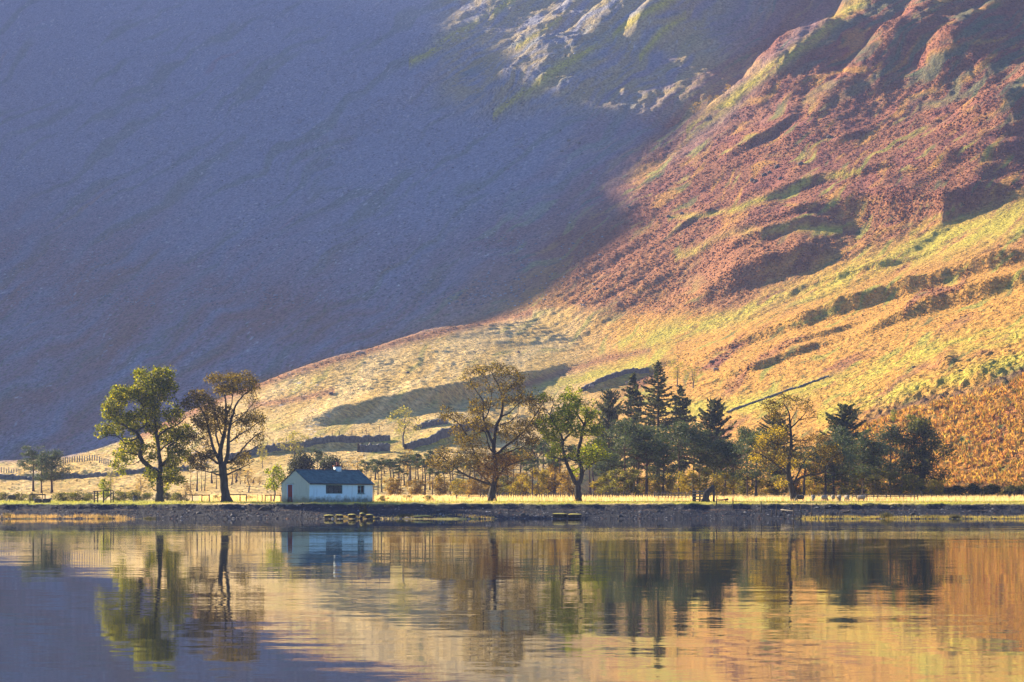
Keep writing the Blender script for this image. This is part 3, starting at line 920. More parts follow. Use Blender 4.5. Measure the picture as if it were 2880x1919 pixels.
big_tree("sycamore_tree", "tallest spreading sycamore with thin brown leaves, right of the white hut", (1180, 1010), 3.733, 300.0,
  [([(765, 1490), (757, 1420), (765, 1360), (778, 1330)], .46, .36, 0),
   ([(778, 1335), (795, 1250), (800, 1100), (775, 980), (780, 880), (800, 700), (860, 600), (875, 480), (850, 330), (800, 220), (750, 130)], .34, .05, .6),
   ([(777, 900), (720, 780), (660, 600), (680, 450), (640, 400), (600, 340), (540, 260)], .18, .04, -1.2), ([(873, 480), (870, 380), (960, 300), (1040, 200)], .10, .03, -.8),
   ([(790, 1020), (900, 920), (1000, 850), (1100, 760), (1180, 650), (1260, 520), (1320, 430)], .17, .04, -1.4), ([(800, 1040), (950, 970), (1080, 920), (1200, 860)], .11, .04, 2.0),
   ([(790, 1290), (900, 1130), (1040, 1080), (1160, 1050)], .12, .04, -1.8), ([(765, 1330), (640, 1280), (500, 1230), (380, 1150), (250, 1040), (180, 970)], .16, .04, -1.0),
   ([(740, 1310), (690, 1250), (600, 1180), (520, 1120), (440, 1060)], .11, .03, 1.6), ([(500, 1228), (350, 1210), (200, 1190)], .06, .03, -.5),
   ([(780, 1180), (620, 1080), (560, 950), (500, 800), (430, 700), (350, 620), (230, 600)], .16, .04, 1.2), ([(790, 1340), (860, 1330), (930, 1330), (960, 1290)], .10, .04, -.8),
   ([(780, 1000), (720, 900), (700, 760), (560, 740), (480, 640)], .11, .03, -1.8), ([(860, 600), (960, 560), (1010, 480), (1100, 420)], .10, .03, 1.2),
   ([(800, 700), (880, 680), (980, 650), (1040, 560)], .09, .03, -1.5), ([(690, 640), (740, 520), (760, 350), (700, 200)], .08, .03, .8)],
  [(560,120,90,50),(680,110,100,50),(830,90,90,40),(950,120,90,60),(1050,200,70,50),(1010,270,90,40),(500,230,70,50),(560,290,80,40),(700,200,60,90,.6),(850,200,100,80,.6),
   (730,330,60,40,.3),(880,310,80,50),(650,480,120,60),(600,560,100,50),(780,470,80,60,.3),(950,430,120,50),(1120,430,120,60),(1300,420,110,50),(1230,520,100,60,.3),(280,500,70,30),
   (330,610,140,40),(240,600,60,25),(430,660,90,60,.3),(570,650,80,60),(400,760,90,50),(440,850,90,60),(620,720,90,70),(720,700,70,60),(950,720,110,60),(1120,720,130,90),(1250,640,90,60),
   (880,790,80,50),(560,880,110,80),(1050,860,110,70),(1180,860,80,60),(470,980,80,80),(620,990,90,60),(800,1060,150,70,0,BROWN),(920,1060,120,70,0,BROWN),(700,1140,110,70,0,BROWN),(850,1160,130,60,0,BROWN),
   (760,1220,90,60,0,BROWN),(1100,1020,110,50),(560,1080,90,60),(230,980,80,60),(150,1080,80,60),(270,1120,120,50),(370,1080,90,50),(220,1270,50,30),(950,1290,50,30,0,BROWN),(930,1200,60,30,0,BROWN),
   (1050,330,60,40,.3),(1180,330,50,30,.5)],
  OCHRE, lpn=6.5, leaf=.18, seed=8, dens=1.60, base_flare=1.35)

big_tree("ash_tree", "fork-trunked green tree with bare twigs at its top, right of the tallest sycamore", (1480, 1060), 4.24, 298.0,
  [([(622, 1480), (620, 1380), (612, 1280)], .38, .36, 0),
   ([(600, 1285), (540, 1170), (490, 1060), (450, 930), (425, 800), (470, 730), (550, 650), (620, 610)], .26, .07, -.6), ([(428, 770), (440, 720), (380, 640), (310, 530), (270, 450), (300, 400), (330, 300)], .13, .03, .8),
   ([(630, 1280), (670, 1170), (650, 1050), (615, 930), (630, 830), (660, 730), (670, 620), (690, 570)], .28, .15, .6), ([(690, 570), (620, 470), (600, 350), (560, 250), (510, 160)], .11, .02, .6),
   ([(690, 570), (720, 480), (720, 380), (680, 300)], .09, .02, -.8), ([(700, 560), (800, 480), (920, 420)], .08, .02, .7), ([(740, 530), (780, 400), (820, 270)], .07, .02, 1.2),
   ([(690, 580), (780, 580), (890, 550)], .06, .02, -1.0), ([(455, 990), (380, 980), (330, 955), (230, 960)], .10, .04, -1.2), ([(640, 1010), (600, 1010), (520, 980), (470, 950)], .10, .07, -.6),
   ([(675, 1140), (740, 1080), (800, 1020), (900, 990), (990, 1000)], .10, .03, -1.4), ([(790, 1020), (880, 880), (920, 800)], .06, .02, .6), ([(655, 700), (780, 690), (930, 680)], .08, .03, 1.4),
   ([(560, 640), (480, 500), (380, 420), (330, 380)], .07, .02, -1.2), ([(430, 790), (330, 740), (200, 700)], .06, .02, 1.5), ([(600, 350), (560, 300), (430, 230)], .04, .02, .4), ([(560, 1140), (590, 1110), (620, 1080)], .07, .05, -.4),
   ([(600, 380), (650, 250), (665, 160)], .04, .014, -.3), ([(270, 450), (210, 350), (200, 240)], .05, .015, .4)],
  [(510,150,60,60,.5),(430,250,70,50,.3),(540,250,90,60),(600,330,70,70),(210,250,70,70),(430,430,90,70,.2),(500,370,70,50),(440,520,120,70),(560,450,80,70),(770,450,100,60),(700,400,60,50),
   (740,520,80,40),(180,560,90,60),(310,520,80,70),(250,650,120,70),(420,620,100,60),(300,720,110,60),(590,620,80,50),(720,640,100,50),(850,640,90,50),(600,700,60,40,.3),(340,820,60,60),(360,880,60,60),
   (280,920,60,40),(700,870,80,60),(760,900,90,60),(870,790,70,50),(880,880,80,60),(780,970,90,50),(700,960,60,50),(550,920,50,60),(720,1040,60,40),(580,1110,40,40),(960,930,60,40,.3),
   (660,200,40,60,.95),(800,320,50,70,.95),(880,440,60,40,.95),(350,300,50,60,.9),(860,550,50,20,.9)],
  FRESH, lpn=10, leaf=.21, seed=11, dens=1.68, base_flare=1.25)

big_tree("oak_tree", "round-topped oak with yellowing leaves on its left side, rightmost of the big shore trees", (2060, 1080), 4.48, 302.0,
  [([(785, 1470), (752, 1350), (735, 1260), (712, 1180), (700, 1060), (710, 960), (735, 860), (745, 760), (740, 640), (730, 560), (725, 420), (710, 330), (650, 250)], .40, .05, .4),
   ([(745, 1265), (840, 1190), (940, 1150), (1080, 1140), (1170, 1100), (1200, 1000), (1260, 920), (1350, 870)], .18, .04, -1.2), ([(1150, 1115), (1220, 1130), (1300, 1140)], .07, .03, -.4),
   ([(790, 1225), (850, 1090), (890, 990), (960, 910), (1060, 860), (1150, 820)], .12, .04, 1.2), ([(705, 1150), (640, 1090), (540, 1010), (430, 940), (360, 890), (280, 860)], .14, .04, -1.0),
   ([(700, 1080), (600, 1010), (550, 910)], .08, .03, 1.2), ([(740, 850), (780, 835), (900, 800), (1010, 790)], .09, .03, -1.0), ([(733, 560), (850, 450), (910, 380), (950, 300)], .10, .03, -.8),
   ([(840, 460), (980, 420), (1080, 420)], .06, .02, .6), ([(740, 650), (640, 560), (560, 460), (480, 400)], .10, .03, .8), ([(742, 720), (640, 780), (520, 750), (400, 690)], .09, .03, -1.5),
   ([(728, 480), (780, 400), (830, 300), (820, 220)], .07, .02, .9), ([(700, 600), (600, 420), (520, 300)], .07, .02, -1.2), ([(740, 700), (880, 720), (1050, 690)], .08, .03, 1.5),
   ([(740, 1310), (820, 1290), (880, 1260)], .05, .02, -.5), ([(700, 1190), (640, 1200), (600, 1240)], .05, .02, -.8)],
  [(620,190,100,50,.2),(740,180,110,50,.2),(880,230,90,50,.3),(960,310,80,40,.3),(480,220,90,40),(400,250,60,30),(600,290,110,50,.2),(800,280,100,60,.6),(470,320,90,50),(560,390,120,60,.2),(1050,390,80,50,.6),(900,440,110,40,.7),
   (500,590,90,40,0,YELLO),(600,600,90,50,0,YELLO),(430,680,110,60,0,YELLO),(360,760,80,50,0,YELLO),(560,700,110,60),(480,800,110,60),(640,680,60,50),(320,850,100,40,.2,BROWN),(290,930,90,50,0,YELLO),
   (450,930,120,50),(620,870,90,50),(620,960,80,60,0,YELLO),(780,1010,80,60,0,YELLO),(830,900,60,40),(880,740,110,50,.2,BROWN),(1050,680,130,50,.2,BROWN),(1180,680,90,50,.2,BROWN),(1150,830,130,70),(1270,830,90,70),
   (1330,930,80,80),(1200,950,90,60,.3),(1050,1000,110,50,.3),(400,1050,110,40,.2),(600,1260,90,50,0,YELLO),(620,1180,50,30),(430,1150,40,30),(1000,900,90,40,.3)],
  OCHRE, lpn=6.5, leaf=.18, seed=14, dens=1.76, base_flare=1.25)
# ================================================================== THE WOOD BEHIND THE SHORE AND THE SMALLER TREES
def copy_tree(o, name=None):
    c = o.copy(); COL.objects.link(c)
    for ch in list(o.children):
        d = ch.copy(); COL.objects.link(d); d.parent = c
        for g in list(ch.children):
            e = g.copy(); COL.objects.link(e); e.parent = d
    return c

def tufts(C, rng, size=.3, pal=PINE, w=(3, 3, 1.6, 2), aspect=.42, flat=.35):
    return leaf_quads(C, size, pick_cols(len(C), pal, w, rng, .2), rng, flat, aspect)

def ball(c, r, n, rng, shell=.4):
    g = rng.normal(0, 1, (n, 3)); g /= np.linalg.norm(g, axis=1, keepdims=True)
    g *= rng.uniform(0, 1, (n, 1)) ** shell
    return np.array(c) + g * np.array(r)

def scots_pine(name, h, w, frac, seed, pads=16, lean=0.0, pal=PINE, blades=4800, r0=None, domed=1.0, top_flat=.55):
    """tall bare trunk carrying layered flat pads of needles"""
    rng = np.random.default_rng(seed)
    n = 14
    zz = np.linspace(0, h * .97, n); ph = rng.uniform(0, 6)
    tx = lean * (zz / h) ** 1.2 * h + .018 * h * np.sin(zz / h * 5 + ph) * (zz / h); ty = .015 * h * np.sin(zz / h * 4 + ph + 2) * (zz / h)
    r0 = r0 or h * .021
    rr = r0 * (1 - .82 * zz / h) * (1 + .5 * np.exp(-zz / .4))
    mb = MB(); zz[0] = -.2
    mb.tube(np.stack([tx, ty, zz], 1), rr, 8)
    V = []; cb = h * (1 - frac)
    for i in range(pads):
        f_ = (i + .5) / pads
        z = cb + (h - cb) * f_
        env = math.sin(min(1, .22 + f_ * .95) * math.pi) ** .7 * domed + .12
        a = i * 2.4 + rng.uniform(-.5, .5); rad = w * .5 * env * rng.uniform(.45, .95)
        if f_ > .9: rad *= .35
        bx, by = np.interp(z, zz, tx), np.interp(z, zz, ty)
        c = np.array([bx + rad * math.cos(a), by + rad * math.sin(a), z + rng.uniform(-.02, .05) * h])
        s = np.array([bx, by, max(h * .25, z - rng.uniform(.05, .12) * h - .25 * rad)])
        mid = (s + c) / 2 + np.array([0, 0, -.06 * rad + rng.normal(0, .05)])
        mb.tube([s, mid, c], [r0 * .28 * (1.1 - f_), r0 * .2 * (1.1 - f_), .02], 4, cap=False)
        for k in range(3):
            e = c + np.array([rng.normal(0, .16 * w), rng.normal(0, .16 * w), rng.normal(.02, .02) * h])
            mb.tube([mid, (mid + e) / 2, e], [.035, .025, .012], 3, cap=False)
            pr = w * rng.uniform(.15, .26)
            V.append(ball(e, (pr, pr, pr * top_flat), int(blades / pads / 3), rng))
    # dead stubs on the bare stem
    for k in range(7):
        z = rng.uniform(.22, .95) * cb; a = rng.uniform(0, 6.28); l_ = rng.uniform(.3, 1.1)
        bx, by = np.interp(z, zz, tx), np.interp(z, zz, ty)
        mb.tube([(bx, by, z), (bx + l_ * math.cos(a), by + l_ * math.sin(a), z + .1 * l_)], [.03, .01], 3, cap=False)
    root = empty(name, (0, 0, 0))
    mb.build("trunk", M_PBARK, root, smooth=True)
    C = np.concatenate(V)
    a, b, c = tufts(C, rng, .30, pal)
    mesh_np("crown", a, b, M_NEEDLE, root, col=c)
    root['h'] = h; root['w'] = w
    return root

def fir_tree(name, h, w, seed, bare=.08, pal=FIR, gap=.12, shape=.85, droop=.18, dead_top=0.0):
    """straight stem with whorls of spreading boughs"""
    rng = np.random.default_rng(seed)
    mb = MB(); r0 = h * .017
    zz = np.linspace(-.2, h, 12)
    mb.tube(np.stack([0 * zz, 0 * zz, zz], 1), r0 * (1 - .93 * np.clip(zz, 0, h) / h), 7)
    C = []; z = bare * h
    while z < h * .985:
        f_ = (z / h - bare) / (1 - bare)
        L_ = w * .5 * max(.03, (1 - f_)) ** shape * (0.55 + .45 * min(1, f_ * 6))
        nb = 4 if f_ < .8 else 3
        a0 = rng.uniform(0, 6.28)
        if f_ > 1 - dead_top: L_ *= .35
        for b in range(nb):
            if rng.random() < gap: continue
            a = a0 + b * 6.283 / nb + rng.uniform(-.7, .7); l_ = L_ * rng.uniform(.42, 1.18) * (0.55 + 0.75 * abs(math.sin(a * 1.5 + z * .9 + seed)))
            t = np.linspace(0, 1, 5)
            up = (.45 * f_ - droop + rng.normal(0, .09))
            P = np.stack([l_ * t * math.cos(a), l_ * t * math.sin(a), z + l_ * (up * t + .12 * t ** 3)], 1)
            mb.tube(P[[0, 2, 4]], [.02 + .012 * l_, .015 + .006 * l_, .008], 3, cap=False)
            n = int(12 + l_ * 30 * (0.3 if f_ > 1 - dead_top else 1))
            tt = rng.uniform(.12, 1.0, n) ** .8
            q = np.stack([np.interp(tt, t, P[:, k]) for k in range(3)], 1)
            side = np.array([-math.sin(a), math.cos(a), 0])
            q += side * (rng.normal(0, .13 * l_, n) * (1.15 - tt))[:, None] * .9
            q[:, 2] += rng.normal(-.04, .07, n)
            C.append(q)
        z += h * rng.uniform(.012, .021) * (1.15 - .4 * f_)
    C.append(ball((0, 0, h * .985), (.12, .12, .35), 26, rng))
    root = empty(name, (0, 0, 0))
    mb.build("trunk", M_PBARK, root, smooth=True)
    C = np.concatenate(C)
    a, b, c = tufts(C, rng, .38, pal, flat=.45)
    mesh_np("crown", a, b, M_NEEDLE, root, col=c)
    root['h'] = h; root['w'] = w
    return root

def bushy(name, h, w, clear, seed, pal, wts=(4, 3, 1.4, 2), nb=16, leaves=2200, leaf=.22, mat=None, bark=None, stems=1, sparse=0.0, rfac=1.0, flat=.2, shape='round', r0=None):
    """broad-leaved tree or shrub: stems fork into limbs, every limb ends in a loose clump of leaves"""
    rng = np.random.default_rng(seed)
    mb = MB(); V = []
    r0 = r0 or .018 * h + .02
    hubs = []
    for s in range(stems):
        a = rng.uniform(0, 6.28); sp = (.16 * w if stems > 1 else .05 * w)
        b0 = np.array([.3 * sp * math.cos(a), .3 * sp * math.sin(a), -.15])
        top = np.array([sp * math.cos(a) * 1.2, sp * math.sin(a) * 1.2, clear * h + .32 * (1 - clear) * h])
        mid = (b0 + top) / 2 + rng.normal(0, .02 * h, 3)
        tip = np.array([top[0] * 1.3, top[1] * 1.3, h * .9])
        rs = r0 / math.sqrt(stems)
        mb.tube([b0, mid, top, (top + tip) / 2 + rng.normal(0, .02 * h, 3), tip], [rs * 1.25, rs * .9, rs * .65, rs * .35, .012], 7 if stems == 1 else 4, cap=False)
        hubs.append((b0, mid, top, tip))
    for i in range(nb):
        f_ = (i + .5) / nb
        zc = clear * h + (h - clear * h) * (.06 + .9 * f_)
        if shape == 'round': env = math.sqrt(max(.05, 1 - (2 * (.08 + .86 * f_) - 1) ** 2))
        elif shape == 'dome': env = math.sqrt(max(.03, 1 - f_ ** 2.2))
        else: env = max(.12, 1 - f_) ** .7 * .9 + .1
        a = i * 2.4 + rng.uniform(-.6, .6); rad = w * .5 * env * (rng.uniform(.35, .85) if i % 3 else rng.uniform(.0, .4))
        c = np.array([rad * math.cos(a), rad * math.sin(a), zc])
        hb = hubs[i % len(hubs)]
        s = hb[2] + (hb[3] - hb[2]) * max(0, min(.9, (zc - hb[2][2]) / max(.1, hb[3][2] - hb[2][2]) - .25))
        mb.tube([s, (s + c) / 2 + rng.normal(0, .03 * w, 3), c], [max(.014, r0 * .3), max(.011, r0 * .2), .01], 4, cap=False)
        pr = w * .5 * rng.uniform(.26, .42) * rfac
        for k in range(3):
            e = c + rng.normal(0, .5, 3) * pr
            mb.tube([(s + c) / 2, (c + e) / 2, e], [.014, .011, .008], 3, cap=False)
        n = int(leaves / nb * (1 - sparse))
        V.append(ball(c, (pr, pr, pr * .78), n, rng, .55))
    C = np.concatenate(V)
    C = C[C[:, 2] > .04 * h]
    keep = fbm(C[:, 0] * 1.6 / max(.5, w * .18) + 7, (C[:, 2] + .6 * C[:, 1]) * 1.6 / max(.5, w * .18), seed, 2) > -.22 - .3 * (1 - sparse)
    C = C[keep]
    root = empty(name, (0, 0, 0))
    mb.build("trunk", bark or M_GREYBARK, root, smooth=True)
    a, b, c = leaf_quads(C, leaf, pick_cols(len(C), pal, wts, rng), rng, flat, .7)
    mesh_np("crown", a, b, mat or M_LEAF, root, col=c)
    root['h'] = h; root['w'] = w
    return root

PROTO_USED = {}
def place(proto, px, pb, pt, label, cat, group=None, Y=None, w=None, name=None, rz=None, kind_part=None):
    """stand a tree whose foot is seen at (px, pb) and whose top is seen at row pt; w = width in picture columns"""
    Y = Y or hit(px, pb)
    x = px2u(px) * Y; gz = ground_z(x, Y)
    H_ = CAMZ + (HOR - pt) / F * Y - gz
    o = proto if proto.name not in PROTO_USED else copy_tree(proto)
    PROTO_USED[proto.name] = True
    s = H_ / proto['h']
    sw = s if w is None else (w / F * Y) / proto['w']
    o.scale = (sw, sw, s)
    o.location = (x, Y, gz - .03)
    o.rotation_euler = (0, 0, RNG.uniform(0, 6.28) if rz is None else rz)
    if name: o.name = name
    tag(o, label, cat, group)
    return o

ORD = ["first", "second", "third", "fourth", "fifth", "sixth", "seventh", "eighth", "ninth", "tenth", "eleventh", "twelfth", "thirteenth", "fourteenth",
       "fifteenth", "sixteenth", "seventeenth", "eighteenth", "nineteenth", "twentieth", "twenty-first", "twenty-second", "twenty-third", "twenty-fourth",
       "twenty-fifth", "twenty-sixth", "twenty-seventh", "twenty-eighth", "twenty-ninth", "thirtieth"]

# ---- moulds
PI_A = scots_pine("scots_pine", 10.5, 5.6, .42, 21, 15)
PI_B = scots_pine("scots_pine", 10, 4.6, .50, 22, 15, lean=.02)
PI_C = scots_pine("scots_pine", 9, 6.4, .36, 23, 13, domed=1.1, lean=-.02)
PI_D = scots_pine("scots_pine", 9, 5.0, .68, 24, 20, domed=.95)          # crown reaching far down
PO_A = scots_pine("pole_pine", 7, 1.7, .22, 31, 6, blades=700, r0=.105, top_flat=.95)
PO_B = scots_pine("pole_pine", 7, 2.1, .30, 32, 7, blades=900, r0=.09, lean=.03, top_flat=.9)
PO_C = scots_pine("pole_pine", 7, 1.3, .16, 33, 4, blades=320, r0=.095, lean=-.02, top_flat=1.1)
PO_D = scots_pine("bare_trunk", 5, .7, .08, 34, 3, blades=20, r0=.11)
FI_A = fir_tree("fir_tree", 20, 8.6, 41, .2, shape=.62, gap=.08)
FI_B = fir_tree("fir_tree", 14, 7.6, 42, .28, gap=.14, droop=.28, shape=.7)
FI_C = fir_tree("fir_tree", 12, 8.4, 43, .22, shape=.52, gap=.08, droop=.05)
BU_A = bushy("birch_shrub", 4, 4.2, .06, 51, [(0.21, 0.145, 0.035), (0.27, 0.19, 0.045), (0.33, 0.21, 0.03), (0.15, 0.11, 0.04)], stems=5, leaves=3000, leaf=.2)
BU_B = bushy("birch_shrub", 4, 4.0, .05, 52, [(0.24, 0.20, 0.03), (0.33, 0.26, 0.025), (0.40, 0.30, 0.02), (0.16, 0.15, 0.03)], stems=5, leaves=2600, leaf=.2)
BU_C = bushy("birch_shrub", 4, 4.0, .05, 53, [(0.12, 0.13, 0.035), (0.17, 0.17, 0.04), (0.24, 0.21, 0.03), (0.09, 0.09, 0.035)], stems=5, leaves=2800, leaf=.2)
LA_A = bushy("larch_tree", 7, 3.6, .25, 55, [(0.36, 0.24, 0.06), (0.44, 0.31, 0.08), (0.30, 0.22, 0.07), (0.24, 0.17, 0.06)], nb=18, leaves=1300, leaf=.17, sparse=.2)
PT_A = bushy("birch_tree", 7, 5.4, .3, 56, [(0.26, 0.26, 0.07), (0.34, 0.32, 0.08), (0.40, 0.34, 0.07), (0.20, 0.20, 0.07)], nb=18, leaves=1700, leaf=.22, sparse=.2)

# ---- three pines at the far left
place(PI_B, 94, 1383, 1264, "left tree of the three pines in the far left field", "pine tree", "three pines in the left field", w=76)
place(PI_D, 117, 1386, 1278, "middle tree of the three pines in the far left field", "pine tree", "three pines in the left field", w=62)
place(PI_D, 146, 1385, 1274, "broadest and darkest of three pines in the far left field", "pine tree", "three pines in the left field", w=92)

# ---- tall conifers standing above the wood
place(FI_A, 1851, 1398, 1013, "tallest fir of the wood with a dark bushy tip", "fir tree", "firs above the wood", Y=392, w=176)
place(FI_B, 1783, 1397, 1048, "slim fir left of the tallest fir, with a clear stem under its boughs", "fir tree", "firs above the wood", Y=400, w=150)
place(FI_B, 1913, 1397, 1082, "fir right of and behind the tallest fir, its crown half hidden", "fir tree", "firs above the wood", Y=408, w=150)
place(FI_C, 1712, 1397, 1098, "grey-green fir with a scrawny top right of the fork-trunked tree", "fir tree", "firs above the wood", Y=410, w=128)
place(FI_C, 2008, 1397, 1124, "broad layered fir with a rounded tip, right of the tall firs", "fir tree", "firs above the wood", Y=385, w=150)
place(FI_C, 2377, 1396, 1138, "broad dark layered fir right of the yellowing oak", "fir tree", "firs above the wood", Y=378, w=190)
place(FI_C, 2185, 1397, 1165, "dark fir directly behind the yellowing oak", "fir tree", "firs above the wood", Y=372, w=170)

# ---- Scots pines along the front of the wood: px, base row, top row, width, mould, what sets it apart
for px, pb, pt, w, pr, lb in [
    (1721, 1399, 1285, 96, PI_B, "thin-stemmed pine just right of the fork-trunked tree"),
    (1758, 1400, 1194, 112, PI_C, "blue-green pine with a big dome crown right of the fork-trunked tree"),
    (1794, 1400, 1262, 66, PO_A, "straight thin pine left of the thick-stemmed pine"),
    (1819, 1400, 1212, 104, PI_B, "thick-stemmed pine with open twisted boughs below the slim fir"),
    (1865, 1400, 1258, 90, PI_D, "low-boughed pine just right of the thick-stemmed pine"),
    (1908, 1398, 1200, 122, PI_C, "tall straight pine with a wide flat dark green crown, left of the stile"),
    (1950, 1397, 1212, 100, PI_A, "tall pine rising straight behind the timber stile"),
    (1968, 1396, 1290, 54, PO_B, "thin leaning pine just right of the stile"),
    (2015, 1398, 1246, 92, PI_C, "flat-crowned pine under the rounded fir"),
    (2040, 1398, 1262, 74, PI_A, "small pine just right of the pine under the rounded fir"),
    (2062, 1397, 1250, 86, PI_D, "dark pine with low boughs left of the flat-topped pine"),
    (2102, 1398, 1214, 84, PI_C, "flat-topped pine clear against the golden slope left of the yellowing oak"),
    (2127, 1402, 1222, 108, PI_D, "stout dark pine directly left of the yellowing oak"),
    (2262, 1400, 1270, 100, PI_A, "straight pine just right of the yellowing oak's trunk"),
    (2322, 1400, 1262, 96, PI_D, "pine with pale leaning stem under the dark layered fir"),
    (2345, 1400, 1240, 86, PI_B, "second pine under the dark layered fir"),
    (2368, 1399, 1215, 100, PI_D, "shaggy pine in front of the dark layered fir"),
    (2428, 1398, 1226, 104, PI_D, "dense pine right of the dark layered fir"),
    (2455, 1397, 1250, 110, PI_D, "shadowed pine between the dense pine and the slender-stemmed pine"),
    (2503, 1389, 1207, 116, PI_D, "slender-stemmed pine standing forward at the right end of the wood"),
]:
    place(pr, px, pb, pt, lb, "pine tree", "pines along the wood's front", Y=min(hit(px, pb), 352.0) if pb > 1392 else hit(px, pb), w=w)

# ---- dense round-headed trees
DE_A = bushy("oak_tree", 11, 9.5, .1, 61, [(0.050, 0.066, 0.026), (0.075, 0.088, 0.030), (0.11, 0.115, 0.03), (0.04, 0.05, 0.025)], nb=34, leaves=11000, leaf=.26, bark=M_BARK, r0=.32, sparse=-.25)
place(DE_A, 2590, 1385, 1178, "broad dense dark oak at the right end of the wood, beside the orange bracken bank", "oak tree", Y=372, w=196)
DM_A = bushy("yew_tree", 4, 6.5, .02, 62, [(0.05, 0.06, 0.03), (0.075, 0.08, 0.035), (0.10, 0.10, 0.035), (0.04, 0.045, 0.03)], nb=26, leaves=5200, leaf=.25, shape='dome', stems=3, mat=M_NEEDLE, sparse=-.9, rfac=1.25)
place(DM_A, 848, 1390, 1286, "large dome-shaped dark evergreen rising behind the hut roof", "yew tree", "domed evergreens behind the hut", w=112)
place(DM_A, 936, 1392, 1296, "lower dome-shaped evergreen behind the hut chimney", "yew tree", "domed evergreens behind the hut", w=110)
SA_A = bushy("rowan_tree", 4, 3.4, .32, 63, FRESH, nb=14, leaves=1500, leaf=.19, sparse=.15)
place(SA_A, 769, 1407, 1311, "small young green tree just left of the white hut", "rowan tree", Y=290, w=88)

# ---- pale trees on the slope behind
place(PT_A, 828, 1292, 1214, "pale yellow-green tree in front of the stone wall above the hut", "birch tree", "pale trees on the lower slope", w=104)
place(PT_A, 1134, 1256, 1146, "pale open-crowned tree with bent stem left of the tallest sycamore", "birch tree", "pale trees on the lower slope", w=102)
place(PT_A, 738, 1318, 1250, "thin pale tree below the end of the stone wall, left of the hut", "birch tree", "pale trees on the lower slope", w=34)
for px, pb, pt, w, lb in ((1905, 1090, 1016, 64, "hazy olive tree on the slope right of the tallest fir's tip"), (1950, 1094, 1030, 62, "lower hazy olive tree beside the dark gully right of the tallest fir")):
    place(PT_A, px, pb, pt, lb, "birch tree", "hazy trees by the gully", w=w)

# ---- pole pines: stand right of the hut, ragged group left of it
rw = np.random.default_rng(5)
stand = [1056, 1063, 1074, 1081, 1098, 1107, 1122, 1127, 1137, 1147, 1156, 1170, 1176, 1187, 1194, 1209, 1216, 1232, 1248, 1266, 1274, 1305, 1318, 1336, 1352, 1372]
tops = {1056: 1296, 1063: 1298, 1074: 1294, 1081: 1302, 1098: 1298, 1137: 1300, 1147: 1282, 1170: 1284, 1209: 1276}
for i, px in enumerate(stand):
    pr = [PO_A, PO_B, PO_C, PO_A][i % 4]
    Y_ = rw.uniform(345, 430)
    place(pr, px, 1395, tops.get(px, rw.uniform(1284, 1326)), "slender bare pine pole, %s from left in the stand by the hut" % ORD[i], "pine tree", "pole pines right of the hut", Y=Y_,
          w=rw.uniform(28, 52))
for i, px in enumerate([1398, 1412, 1430, 1442, 1462, 1478, 1497, 1512, 1524, 1541, 1560, 1578, 1596, 1660, 1672, 1690, 1704]):
    pr = [PO_B, PO_A, PO_C][i % 3]
    place(pr, px, 1396, rw.uniform(1240, 1300), "tall thin pine pole, %s from left, behind the middle shore trees" % ORD[i], "pine tree", "pole pines behind the middle trees",
          Y=rw.uniform(350, 420), w=rw.uniform(40, 70))
for i, (px, pt) in enumerate([(535, 1318), (554, 1322), (567, 1320), (576, 1316), (596, 1322), (608, 1330), (652, 1322), (664, 1340), (676, 1326), (690, 1345), (713, 1350), (729, 1372)]):
    place([PO_C, PO_D, PO_C][i % 3], px, 1391, pt - 8, "bare thin trunk, %s from the left behind the dark sycamore" % ORD[i], "tree trunk", "bare trunks behind the dark sycamore",
          Y=rw.uniform(372, 410), w=rw.uniform(14, 30))
for i, (px, pt) in enumerate([(893, 1268), (902, 1278), (918, 1290), (1030, 1300), (1042, 1312)]):
    place(PO_B, px, 1394, pt, ["pole pine behind the hut ridge, left of the chimney", "shorter pole pine beside the one left of the chimney", "pole pine close behind the chimney",
          "pole pine just right of the hut gutter", "thin pole pine between the hut and the stand of poles"][i], "pine tree", "pole pines behind the hut", Y=rw.uniform(380, 430), w=34)

# ---- golden larches
for i, (px, pt, w, lb) in enumerate([(632, 1330, 40, "small golden larch right of the dark sycamore trunk"), (668, 1318, 56, "golden larch between the dark sycamore and the young green tree"),
                               (700, 1316, 52, "taller golden larch left of the young green tree"), (728, 1340, 40, "low golden larch behind the young green tree"),
                               (1006, 1280, 60, "pale golden larch above the right end of the hut roof"), (975, 1300, 50, "pale larch behind the hut roof, right of the chimney"),
                               (1148, 1262, 60, "pale golden larch rising over the stand of pole pines")]):
    place(LA_A, px, 1393, pt, lb, "larch tree", "golden larches", Y=rw.uniform(375, 420), w=w)

